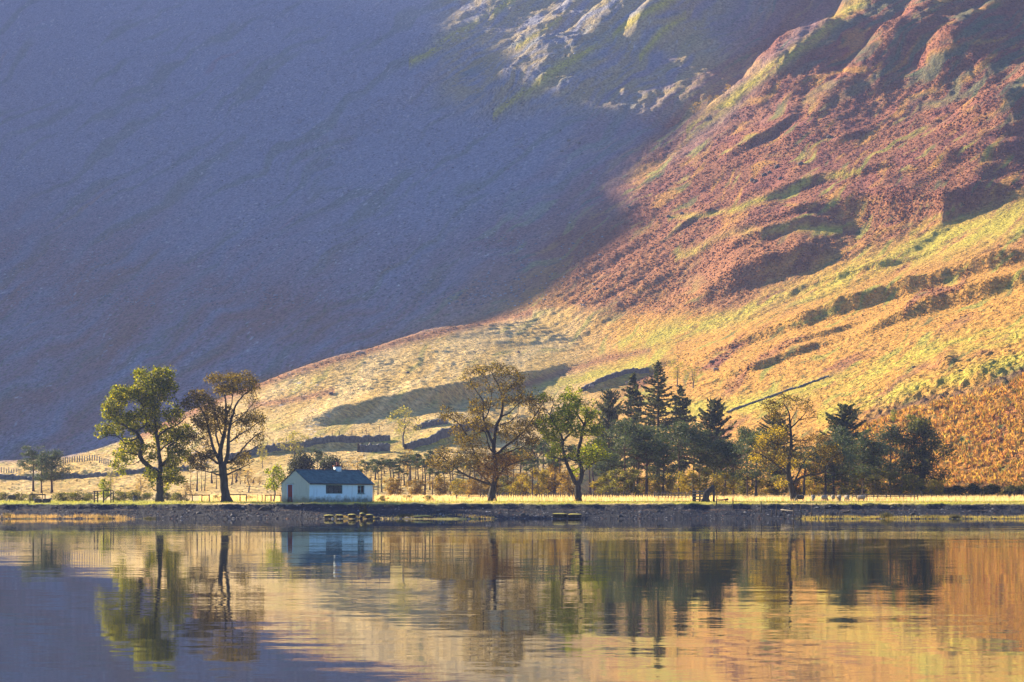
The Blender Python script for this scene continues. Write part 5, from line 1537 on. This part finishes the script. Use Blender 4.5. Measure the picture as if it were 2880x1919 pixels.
stone_wall("long dry stone wall across the field at the far left", [(-80, 1352), (60, 1351), (200, 1347), (330, 1340), (410, 1332), (530, 1322)], .85, seed=1)
stone_wall("dry stone wall climbing the slope behind the hut", [(640, 1294), (704, 1284), (796, 1274), (876, 1266), (1000, 1252), (1096, 1238)], 1.15, seed=2)
stone_wall("tall end wall of the old fold left of the pale open-crowned tree", [(1008, 1272), (1050, 1270), (1098, 1268)], 1.4, seed=3)
stone_wall("short upper stone wall left of the tallest sycamore's crown", [(1166, 1206), (1210, 1199), (1256, 1191)], 1.0, seed=4)
stone_wall("lower stone wall running behind the tallest sycamore", [(1140, 1262), (1200, 1252), (1280, 1236), (1400, 1218)], 1.25, seed=5)
stone_wall("thin stone wall slanting up the golden slope above the wood's right half", [(2045, 1162), (2120, 1136), (2190, 1112), (2256, 1089), (2330, 1062)], .34, seed=6)
stone_wall("stone wall on the slope above the scrawny-topped fir", [(1636, 1108), (1720, 1084), (1826, 1052)], 1.1, seed=7)
MW = bushy("bramble_hedge", 1.5, 3.2, .02, 81, [(0.06, 0.075, 0.03), (0.10, 0.105, 0.035), (0.16, 0.14, 0.035), (0.05, 0.055, 0.03)], stems=5, leaves=1900, leaf=.16, nb=14, shape='dome', sparse=-.4)
for i, (px, w) in enumerate([(2588, 84), (2640, 80), (2690, 78), (2740, 84), (2792, 78), (2842, 80), (2890, 76)]):
    place(MW, px, 1386, 1362 + (i % 3) * 3, "dark bramble mound at the foot of the orange bank, %s from the left" % ORD[i], "bush", "bramble mounds below the bracken bank", Y=368.0, w=w)
for o in COL.objects:
    if o.name.startswith('bramble_hedge'):
        for k in ('h', 'w'):
            if k in o: del o[k]

# ================================================================== SHEEP
M_FLEECE = rough_mat("sheep_fleece", (0.16, 0.145, 0.13), (0.34, 0.31, 0.28), scale=7, rough=1.0, bump=.05, bscale=16)
M_FLEECED = rough_mat("dark_fleece", (0.040, 0.036, 0.034), (0.10, 0.088, 0.08), scale=7, rough=1.0, bump=.05, bscale=16)
M_FACE = rough_mat("sheep_face", (0.05, 0.045, 0.04), (0.30, 0.28, 0.26), scale=5, rough=.9)
def ell(mb, c, r, n=12, m=8, noise=0.0, seed=0):
    th = np.linspace(0, 2 * math.pi, n, endpoint=False); ph = np.linspace(0, math.pi, m)
    T, Ph = np.meshgrid(th, ph)
    d = np.stack([np.cos(T) * np.sin(Ph), np.sin(T) * np.sin(Ph), np.cos(Ph)], -1)
    s = 1 + noise * vnoise(T * 2.2 + seed, Ph * 3.1 + 1.3 * np.sin(T), 5)[..., None]
    V = (np.array(c) + d * np.array(r) * s).reshape(-1, 3)
    i = np.arange(m - 1)[:, None] * n; j = np.arange(n)[None, :]; k = (j + 1) % n
    mb.add(V, np.stack([i + j, i + n + j, i + n + k, i + k], -1).reshape(-1, 4))
def make_sheep(pose, fleece, seed):
    """one continuous skinned body (trunk, neck, head, four jointed legs, tail), fleece as its own layer; facing +x"""
    if pose == 'lying': dz, legs = -.34, [((.28, s * .10), [(.28, s * .16, .12), (.46, s * .17, .05), (.34, s * .15, .03)]) for s in (-1, 1)] + [((-.3, s * .12), [(-.26, s * .2, .14), (-.08, s * .22, .05), (-.26, s * .21, .03)]) for s in (-1, 1)]
    else: dz, legs = 0.0, [((.28, s * .10), [(.29, s * .10, .40), (.30, s * .10, .20), (.30, s * .10, .02), (.36, s * .10, .01)]) for s in (-1, 1)] + [((-.32, s * .11), [(-.25, s * .11, .42), (-.40, s * .11, .24), (-.36, s * .11, .03), (-.30, s * .11, .01)]) for s in (-1, 1)]
    vs, es, rad = [], [], []
    def v(p, r): vs.append(p); rad.append(r); return len(vs) - 1
    pel = v((-.30, 0, .60 + dz), .17); mid = v((0, 0, .57 + dz), .21); che = v((.28, 0, .59 + dz), .19)
    es += [(pel, mid), (mid, che)]
    if pose == 'grazing': nk, hd, mz = (.48, 0, .50), (.60, 0, .26), (.66, 0, .10)
    else: nk, hd, mz = (.42, 0, .76 + dz), (.52, 0, .90 + dz), (.68, 0, .84 + dz)
    a = v(nk, .105); b_ = v(hd, .085); c = v(mz, .05); es += [(che, a), (a, b_), (b_, c)]
    tl = v((-.48, 0, .55 + dz), .045); tl2 = v((-.52, 0, .40 + dz), .03); es += [(pel, tl), (tl, tl2)]
    for (hx, hy), ch_ in legs:
        src = che if hx > 0 else pel
        last = v((hx, hy, .46 + dz), .085); es.append((src, last))
        for q, p in enumerate(ch_):
            n_ = v(p, (.055, .036, .03, .028)[min(q, 3)]); es.append((last, n_)); last = n_
    me = bpy.data.meshes.new("sheep"); me.from_pydata(vs, es, [])
    o = bpy.data.objects.new("sheep", me); COL.objects.link(o)
    md = o.modifiers.new("skin", 'SKIN'); md.use_smooth_shade = True
    for sv, r_ in zip(me.skin_vertices[0].data, rad): sv.radius = (r_, r_)
    me.skin_vertices[0].data[0].use_root = True
    o.modifiers.new("sub", 'SUBSURF').levels = 1
    o.modifiers["sub"].render_levels = 1
    bpy.context.view_layer.update()
    dg = bpy.context.evaluated_depsgraph_get()
    ev = bpy.data.meshes.new_from_object(o.evaluated_get(dg))
    o.modifiers.clear(); o.data = ev; ev.materials.clear(); ev.materials.append(M_FACE)
    ev.polygons.foreach_set("use_smooth", np.ones(len(ev.polygons), bool))
    mb = MB(); ell(mb, (-.02, 0, .60 + dz), (.47, .275, .265), 18, 12, .16, seed); ell(mb, (.27, 0, .63 + dz), (.24, .21, .23), 14, 10, .16, seed + 3); ell(mb, (-.30, 0, .60 + dz), (.23, .235, .25), 14, 10, .16, seed + 5)
    mb.build("fleece", fleece, o, smooth=True)
    mb = MB()
    hx, hy, hzz = hd
    for s in (-1, 1): mb.tube([(hx - .02, s * .06, hzz + .04), (hx - .03, s * .13, hzz + .045), (hx - .02, s * .19, hzz + .02)], [.02, .035, .006], 6)
    mb.build("ears", M_FACE, o, smooth=True)
    return o
SH = {'g': make_sheep('grazing', M_FLEECE, 1), 's': make_sheep('standing', M_FLEECE, 2), 'l': make_sheep('lying', M_FLEECED, 3), 'gd': make_sheep('grazing', M_FLEECED, 4)}
used = set()
for px, Y, kd, rz, lb in [(33, 282, 'gd', 200, "dark sheep grazing at the far left of the meadow"), (107, 270.5, 'l', 160, "dark sheep lying under the timber rail at the far left"), (131, 270.3, 'l', 20, "dark sheep lying just right of the far left timber rail"),
                          (380, 277, 'gd', 260, "dark sheep with a sunlit back left of the green oak's trunk"), (2250, 285, 'gd', 180, "sheep just right of the yellowing oak's trunk"),
                          (2287, 290, 'g', 262, "second sheep right of the yellowing oak's trunk"), (2319, 283, 'g', 40, "third sheep right of the yellowing oak, long pale body"),
                          (2343, 286, 's', 265, "fourth sheep right of the yellowing oak"), (2360, 286, 'g', 275, "fifth sheep right of the yellowing oak"), (2382, 288, 'g', 285, "sixth sheep right of the yellowing oak"),
                          (2423, 284, 's', 330, "sheep in front of the three-rail fence")]:
    src = SH[kd]; o = src if kd not in used else copy_tree(src); used.add(kd)
    p = gp(px, Y); o.location = p; o.rotation_euler = (0, 0, R(rz)); o.scale = (.9, .9, .9)
    tag(o, lb, "sheep", "sheep on the meadow")
for px, py, kd, rz, lb in [(1664, 1104, 'g', 180, "lone sheep on the golden slope above the fork-trunked tree"), (1767, 1088, 's', 200, "left sheep of the white pair beside the slim fir's tip"), (1773, 1086, 's', 30, "right sheep of the white pair beside the slim fir's tip"),
                           (2003, 1027, 'gd', 160, "dark sheep above the gully right of the tallest fir"), (2014, 1054, 'g', 20, "sheep at the edge of the gully right of the tallest fir"),
                           (1008, 1008, 'g', 180, "left sheep of two high on the spur's edge"), (1020, 1006, 'g', 20, "right sheep of two high on the spur's edge")]:
    o = copy_tree(SH[kd]); p = gpt(px, py); o.location = (p.x, p.y, ground_z(p.x, p.y)); o.rotation_euler = (0, 0, R(rz)); o.scale = (1.35, 1.35, 1.35)
    tag(o, lb, "sheep", "sheep on the slope")

# ================================================================== BOULDERS, TURF ISLETS, DRIFTWOOD
M_ROCK = rough_mat("boulder_rock", (0.10, 0.095, 0.10), (0.26, 0.25, 0.245), scale=1.4, rough=.95, bump=.1, bscale=3, detail=6)
M_DARKROCK = rough_mat("dark_rock", (0.045, 0.043, 0.045), (0.12, 0.11, 0.105), scale=1.6, rough=.95, bump=.1, bscale=3)
def rock_mesh(seed, flat=.7):
    bm_v = MB(); ell(bm_v, (0, 0, 0), (1, 1, 1), 14, 10, 0)
    V = np.concatenate(bm_v.v); d = V / np.linalg.norm(V, axis=1, keepdims=True)
    s = 1 + .3 * vnoise(d[:, 0] * 1.7 + d[:, 2] * 1.1 + seed, d[:, 1] * 1.7 - d[:, 2] * .8, 401) + .12 * vnoise(d[:, 0] * 4 + seed, d[:, 1] * 4 + d[:, 2] * 3, 402)
    V = d * s[:, None]; V[:, 2] *= flat
    return V, np.concatenate(bm_v.f4)
for i, (px, py, sw, lb, dk) in enumerate([
    (760 * 2880 // 2353 + 1, 1127, 14, "dark boulder alone on the pale spur above the hut", 1), (1458, 1002, 10, "boulder on the spur above the tallest sycamore", 1), (1147, 1062, 10, "small dark stone on the pale spur left of the tallest sycamore", 1),
    (2115, 522, 14, "boulder, highest of the dark cluster on the bracken slope", 1), (2186, 488, 16, "dark boulder above the right end of the boulder cluster", 1), (2150, 508, 16, "broad dark boulder in the middle of the boulder cluster", 1), (2165, 502, 13, "boulder right of the broad one in the cluster", 1),
    (2125, 528, 13, "lowest left boulder of the cluster on the bracken slope", 1), (2195, 528, 14, "boulder right of the cluster, above the long bank", 1), (2252, 492, 18, "large dark boulder right of the boulder cluster", 1), (2332, 412, 14, "dark boulder above the long bank on the bracken slope", 1),
    (1600, 402, 13, "pale rock on the shaded scree", 0), (1628, 405, 11, "pale rock beside another on the shaded scree", 0), (1580, 432, 11, "pale block lowest on the shaded scree", 0), (1770, 590, 10, "dark stone in the red shadow edge", 1),
    (1880, 615, 12, "dark rock left of the long bank", 1), (1918, 605, 12, "dark rock beside the left end of the long bank", 1), (1680, 820, 12, "stone on the reddish shoulder above the spur", 1), (2700, 1072, 12, "boulder on the green strip at the right edge", 1), (2570, 1040, 12, "boulder on the golden slope right of centre", 1)]):
    V, Fq = rock_mesh(i * 3.3, .75)
    p = gpt(px, py); r_ = sw / 2 / F * p.y
    o = mesh_np("boulder", V * r_, Fq, M_DARKROCK if dk else M_ROCK, smooth=True); o.location = (p.x, p.y, ground_z(p.x, p.y) + .3 * r_); o.rotation_euler = (0, 0, i * 1.7)
    tag(o, lb, "boulder", "boulders on the hillside")
for i, (px, Y, r_, lb) in enumerate([(1232, 262.5, .26, "grey stone on the shingle left of the tallest sycamore"), (1350, 259.5, .22, "low grey stone near the water below the tallest sycamore"), (1470, 261.0, .30, "largest stone on the shingle right of the tallest sycamore"),
                                (1745, 259.0, .24, "stone on the shingle below the dome-crowned pine"), (560, 261.5, .27, "stone on the shingle below the first timber rail"), (655, 258.8, .22, "small stone near the water below the dark sycamore"),
                                (1852, 263.0, .25, "stone on the shingle below the dipping rail fence"), (2568, 261.5, .28, "stone on the shingle below the three-rail fence")]):
    V, Fq = rock_mesh(40 + i * 2.7, .7); p = gp(px, Y)
    o = mesh_np("shore_stone", V * r_, Fq, M_DARKROCK, smooth=True); o.location = (p.x, p.y, p.z + .25 * r_); o.rotation_euler = (0, 0, i * 1.3)
    tag(o, lb, "stone", "larger stones on the shingle")
# turf islets: undercut blocks of turf standing in the shallows
M_TURF = rough_mat("turf_top", (0.26, 0.24, 0.05), (0.42, 0.36, 0.08), scale=3, rough=.95, bump=.06, bscale=9)
M_PEAT = rough_mat("peat_side", (0.020, 0.017, 0.013), (0.05, 0.04, 0.03), scale=5, rough=.95, bump=.06, bscale=8)
for i, (x0, x1, Y, h_, lb) in enumerate([(911, 938, 257.2, .30, "turf block in the shallows below the hut, leftmost of that row"), (944, 966, 257.2, .30, "second turf block in the shallows below the hut"), (978, 1001, 257.0, .34, "third turf block in the shallows below the hut"),
                                      (1011, 1025, 257.6, .45, "tallest turf block in the shallows below the hut, fourth along"), (1028, 1050, 257.0, .32, "fifth turf block in the shallows, right of the tallest"), (1154, 1215, 256.8, .18, "long thin turf block in the shallows left of the tallest sycamore"),
                                      (1554, 1594, 258.6, .34, "left half of the dark turf block pair below the fork-trunked tree"), (1597, 1636, 258.6, .34, "right half of the dark turf block pair below the fork-trunked tree")]):
    c = (x0 + x1) / 2; wd = (x1 - x0) / F * Y / 2
    p = gp(c, Y); base = max(p.z, -.02)
    th = np.linspace(0, 2 * math.pi, 26, endpoint=False)
    rr = 1 + .12 * vnoise(np.cos(th) * 1.5 + i * 3, np.sin(th) * 1.5, 403)
    top = np.stack([np.cos(th) * wd * rr, np.sin(th) * .65 * rr, h_ + .03 * vnoise(th * 2, th * 0 + i, 404)], 1)
    mid = top * np.array([1.0, 1.02, .55]); low = top * np.array([.9, .88, 0]) + np.array([0, 0, -.25])
    root = empty("turf_islet", (p.x, Y, base))
    n_ = 26; ii = np.arange(n_); jj = (ii + 1) % n_
    mesh_np("peat_bank", np.concatenate([top - [0, 0, .015], mid, low]), np.concatenate([np.stack([ii + n_, jj + n_, jj, ii], 1), np.stack([ii + 2 * n_, jj + 2 * n_, jj + n_, ii + n_], 1)]), M_PEAT, root, smooth=True)
    Vt = np.concatenate([top * [1.04, 1.06, 1], top * [.6, .6, 1] + [0, 0, .07], [[0, 0, h_ + .10]]])
    mesh_np("turf", Vt, [np.stack([ii, jj, jj + n_, ii + n_], 1), np.stack([ii + n_, jj + n_, 0 * ii + 2 * n_], 1)], M_TURF, root, smooth=True)
    tag(root, lb, "turf block", "turf blocks in the shallows")
def drift(px, Y, pts, r, lb):
    p = gp(px, Y); mb = MB(); mb.tube(pts, r, 7); o = mb.build("driftwood", M_DARKW, None, smooth=True); o.location = p; return tag(o, lb, "driftwood")
drift(742, 264.6, [(-.5, 0, .05), (-.1, .05, .22), (.3, .1, .3), (.75, .1, .12)], [.10, .2, .22, .08], "dark stump of driftwood on the shingle left of the hut")
drift(2380, 262.5, [(-.5, 0, .02), (0, 0, .10), (.35, 0, .20), (.42, 0, .55)], [.05, .09, .08, .03], "driftwood branch with upturned end on the right shingle")
drift(2756, 264.0, [(-.9, 0, .06), (0, 0, .1), (.9, .1, .08)], [.03, .05, .03], "pale thin branch lying on the shingle at the far right")
drift(2202, 263.4, [(0, 0, -.05), (.04, 0, .3), (.14, 0, .52)], [.16, .13, .05], "short dark stump on the shingle in front of the yellowing oak")

# ================================================================== GRASS, REEDS AND PEBBLES (past counting)
def blades(name, X, Y, H_, Wd, cols, mat, lean=.35, kind='stuff', curl=1.0, label=None, cat=None):
    n = len(X); px = 1440 + F * X / Y
    Z = full_z(px, Y) - .02
    a = RNG.uniform(0, 6.283, n); l_ = np.abs(RNG.normal(0, lean, n)) * H_
    d = np.stack([np.cos(a), np.sin(a), 0 * a], 1)
    b = RNG.uniform(0, 6.283, n); s = np.stack([np.cos(b), np.sin(b), 0 * b], 1) * (Wd / 2)[:, None]
    B = np.stack([X, Y, Z], 1)
    M_ = B + d * (l_ * .35)[:, None] + np.array([0, 0, 1]) * (H_ * .55)[:, None]
    T = B + d * l_[:, None] + np.array([0, 0, 1]) * H_[:, None]
    V = np.stack([B - s, B + s, M_ + s * .8, T, M_ - s * .8], 1).reshape(-1, 3)
    k = np.arange(n)[:, None] * 5
    Fq = np.concatenate([k + np.array([[0, 1, 2, 4]])]); Ft = k + np.array([[4, 2, 3]])
    o = mesh_np(name, V, [Fq, Ft], mat, col=np.repeat(cols, 5, 0))
    return tag(o, label, cat, kind=kind)
M_GRASS = leaf_mat("grass_blades", .6, tint=(1.15, 1.1, .8))
def scatter(n, x0, x1, y0, y1):
    Y = RNG.uniform(y0, y1, n); px = RNG.uniform(x0, x1, n); return px2u(px) * Y, Y, px
# tall bleached grass in front of the wood
X, Y, px = scatter(52000, 560, 2960, 297, 345)
m = fbm(X / 5.0, Y / 5.0, 501, 2) > -.25
X, Y = X[m], Y[m]
blades("meadow_grass", X, Y, RNG.uniform(.25, .62, len(X)), RNG.uniform(.02, .05, len(X)), pick_cols(len(X), [(0.70, 0.50, 0.26), (0.78, 0.60, 0.36), (0.60, 0.40, 0.18), (0.50, 0.42, 0.15)], (4, 3, 2, 1)), M_GRASS, .3)
# short green turf edge on the bank
X, Y, px = scatter(42000, -60, 2960, 267.0, 292)
m = fbm(X / 2.5, Y / 1.5, 502, 2) > .0 - .3 * (Y < 270)
X, Y = X[m], Y[m]
blades("bank_turf", X, Y, RNG.uniform(.06, .22, len(X)), RNG.uniform(.02, .05, len(X)), pick_cols(len(X), [(0.24, 0.25, 0.04), (0.34, 0.33, 0.05), (0.42, 0.36, 0.08), (0.16, 0.18, 0.04)], (3, 3, 2, 2)), M_GRASS, .6)
# dead sedge and rushes along the water
for nm, n, x0, x1, y0, y1, hh, pal in (("shore_sedge", 9000, -60, 470, 255.6, 259.5, .42, [(0.42, 0.27, 0.11), (0.52, 0.35, 0.15), (0.30, 0.20, 0.09), (0.20, 0.17, 0.07)]), ("shore_sedge", 5000, 860, 1480, 256.2, 260.2, .26, [(0.48, 0.33, 0.10), (0.55, 0.42, 0.12), (0.36, 0.32, 0.07), (0.30, 0.20, 0.09)]),
                                    ("shore_sedge", 7000, 2180, 2950, 255.8, 258.8, .36, [(0.40, 0.33, 0.06), (0.48, 0.36, 0.08), (0.30, 0.24, 0.08), (0.16, 0.15, 0.06)])):
    X, Y, px = scatter(n, x0, x1, y0, y1)
    m = fbm(X / 1.8, Y / .9, 503, 2) > .02 + 1.2 * (1 - sstep(0, 90, px - x0)) * (x0 > 0) + 1.2 * (1 - sstep(0, 140, x1 - px)) * (x1 < 2880)
    X, Y = X[m], Y[m]
    blades(nm, X, Y, RNG.uniform(.4, 1.1, len(X)) * hh, RNG.uniform(.012, .03, len(X)), pick_cols(len(X), pal, (3, 3, 2, 2)), M_GRASS, .3)
for i, (px, Y0, w, h_, lb) in enumerate([(2493, 257.4, 42, .72, "largest dark rush clump in the shallows at right, with pale feathery tops"), (2612, 257.0, 66, .42, "wide low rush clump right of the largest one"), (2685, 256.8, 38, .50, "dense dark rush clump near the right edge of the shore"),
                                      (22, 257.2, 26, .55, "dark rush clump at the far left of the shore"), (290, 257.2, 60, .42, "wide brown rush clump on the left shore below the timber frame"), (420, 257.5, 40, .34, "low brown rush clump left of the dark sycamore's reflection"), (1140, 259.0, 56, .40, "brown sedge clump on the mossy flat right of the hut")]):
    n = 420; c = px2u(px) * Y0; wd = w / F * Y0 / 2
    X = c + np.clip(RNG.normal(0, .42, n), -.85, .85) * wd; Y = Y0 + np.clip(RNG.normal(0, .22, n), -.4, .4)
    o = blades("rush_clump", X, Y, RNG.uniform(.45, 1.1, n) * h_, RNG.uniform(.012, .028, n), pick_cols(n, [(0.055, 0.065, 0.03), (0.10, 0.10, 0.04), (0.20, 0.15, 0.07), (0.04, 0.045, 0.025)], (3, 2, 1, 2)), M_GRASS, .35, kind=None)
    tag(o, lb, "rush clump", "rush clumps on the shore")
# bracken fronds on the near bank
X, Y, px = scatter(60000, 2240, 2970, 384, 520)
zb = full_z(px, Y); pyb = HOR - (zb - CAMZ) / Y * F
lb_ = np.interp(px, [2250, 2400, 2560, 2760, 2900, 4700], [1330, 1205, 1145, 1100, 1045, 800])
m = (pyb > lb_ + 4) & (fbm(X / 3.0, Y / 3.5, 504, 2) > -.2)
X, Y = X[m], Y[m]
blades("bank_bracken", X, Y, RNG.uniform(.4, 1.0, len(X)), RNG.uniform(.16, .34, len(X)), pick_cols(len(X), [(0.42, 0.20, 0.05), (0.50, 0.31, 0.065), (0.28, 0.12, 0.04), (0.24, 0.20, 0.045)], (3, 4, 2, 2)), M_GRASS, .9)
# slate pebbles
n = 30000
X, Y, px = scatter(n, -50, 2930, 254.8, 267.5)
Z = full_z(px, Y)
keep = (Z > -.05) & (Z < 1.42); X, Y, Z = X[keep], Y[keep], Z[keep]; n = len(X)
s = np.clip(RNG.lognormal(-2.6, .5, n), .03, .26)
base = np.array([(1, 0, 0), (.2, .9, 0), (-.9, .5, 0), (-.7, -.7, 0), (.4, -1, 0), (0.1, 0, 1)], float)
V = base[None] * s[:, None, None] * np.array([1, .8, .62]) * RNG.uniform(.7, 1.3, (n, 6, 1))
a = RNG.uniform(0, 6.283, n); ca, sa = np.cos(a)[:, None], np.sin(a)[:, None]
V = np.stack([V[..., 0] * ca - V[..., 1] * sa, V[..., 0] * sa + V[..., 1] * ca, V[..., 2]], -1) + np.stack([X, Y, Z - .01], 1)[:, None]
Ft = (np.arange(n)[:, None, None] * 6 + np.array([(0, 1, 5), (1, 2, 5), (2, 3, 5), (3, 4, 5), (4, 0, 5)])[None]).reshape(-1, 3)
M_PEB = leaf_mat("pebble_slate", 0.0, rough=.7, spec=.12)
tag(mesh_np("pebbles", V.reshape(-1, 3), Ft, M_PEB, col=np.repeat(pick_cols(n, [(0.012, 0.017, 0.028), (0.026, 0.032, 0.046), (0.16, 0.16, 0.17), (0.08, 0.045, 0.03)], (6, 3, .7, .8)), 6, 0)), kind='stuff')

# ---- bracken, tussocks and stones that roughen the fell: small solid clumps, each in the colour of what grows there
def fell_clumps(n, name, lo, hi, hz_, stones=False):
    r0, r1 = rm + 4, len(_ys) - 1
    c0, c1 = int(np.searchsorted(_pxs, -40)), int(np.searchsorted(_pxs, 2925))
    py_ = PYG[r0:r1, c0:c1]
    w_ = np.maximum(0.0, py_[:-1] - py_[1:])
    w_[(py_[1:] < -30) | (py_[:-1] > 1402)] = 0
    w_ = np.minimum(w_, 12.0)
    if stones: w_ *= (py_[1:] < 860) & (PXG[r0:r1, c0:c1][:-1] < 2050)
    p = w_.ravel() / w_.sum()
    k = RNG.choice(p.size, n, p=p)
    ri, ci = np.unravel_index(k, w_.shape)
    ri += r0; ci += c0
    fx, fy = RNG.random(n), RNG.random(n)
    bl = lambda G: (G[ri, ci] * (1 - fx) * (1 - fy) + G[ri, ci + 1] * fx * (1 - fy) + G[ri + 1, ci] * (1 - fx) * fy + G[ri + 1, ci + 1] * fx * fy)
    X, Y, Z, PXc = bl(XG), bl(YG), bl(ZG), bl(PXG)
    den = fbm(X / 22.0, Y / 26.0, 601, 3)
    c_ = COLG[ri, ci]
    brk = np.ones(n) if stones else sstep(1.75, 2.25, c_[:, 0] / c_[:, 1]) * (Y > 560)          # 1 in bracken, 0 in grass
    m = (den > (-.05 if stones else -.55) + .5 * RNG.random(n) - .25) & (RNG.random(n) < .16 + .84 * brk)
    if stones: m &= (PXc < 1480) | ((RNG.random(n) < .25) & (PXc < 1700))
    X, Y, Z, ri, ci, PXc, brk = X[m], Y[m], Z[m], ri[m], ci[m], PXc[m], brk[m]; n = len(X)
    s = RNG.uniform(lo, hi, n) * (0.7 + .6 * RNG.random(n)) * (.55 + .45 * brk)
    th = np.linspace(0, 2 * math.pi, 5, endpoint=False)
    ring = np.stack([np.cos(th), np.sin(th), 0 * th - .15], 1)
    mid = np.stack([.62 * np.cos(th + .5), .62 * np.sin(th + .5), 0 * th + .72], 1)
    T_ = np.concatenate([ring, mid, [[0, 0, 1.0]]])
    V = T_[None] * RNG.uniform(.7, 1.3, (n, 11, 1)) * s[:, None, None] * np.array([1, 1, hz_])
    a = RNG.uniform(0, 6.283, n); ca, sa = np.cos(a)[:, None], np.sin(a)[:, None]
    V = np.stack([V[..., 0] * ca - V[..., 1] * sa, V[..., 0] * sa + V[..., 1] * ca, V[..., 2]], -1) + np.stack([X, Y, Z], 1)[:, None]
    tri = [(5 + i, 5 + (i + 1) % 5, 10) for i in range(5)]
    quad = [(i, (i + 1) % 5, 5 + (i + 1) % 5, 5 + i) for i in range(5)]
    kk = np.arange(n)[:, None, None] * 11
    base = COLG[ri, ci]
    if stones: col = pick_cols(n, [(0.20, 0.20, 0.22), (0.30, 0.29, 0.30), (0.13, 0.13, 0.15)], (3, 2, 3))
    else:
        col = base * np.clip(1.15 + RNG.normal(0, .26, (n, 1)), .4, 1.9)
        dk = RNG.random(n) < .09
        col[dk] = col[dk] * np.array([.45, .55, .5])
    o = mesh_np(name, V.reshape(-1, 3), [(kk + np.array(quad)[None]).reshape(-1, 4), (kk + np.array(tri)[None]).reshape(-1, 3)], M_PEB if stones else M_CLUMP, col=np.repeat(col, 11, 0))
    return tag(o, kind='stuff')
M_CLUMP = leaf_mat("fell_plants", .30, rough=.9, spec=.05, tint=(1.1, 1.05, .8))
fell_clumps(170000, "fell_vegetation", .20, .44, .68)
fell_clumps(26000, "scree_stones", .16, .55, .75, True)
# ------------------------------------------------------------------ morning haze
m, nt, out = new_mat("haze_air")
pv = N(nt, 'ShaderNodeVolumePrincipled', ins={'Color': HAZE_COL, 'Density': HAZE_DENS, 'Anisotropy': 0.35})
nt.links.new(pv.outputs[0], out.inputs['Volume'])
mb = MB()
mb.box((-60, 1290, 356), (2300, 3240, 730))
hz = mb.build("haze", m)
tag(hz, "thin pale blue morning haze filling the valley", "haze", kind='stuff')
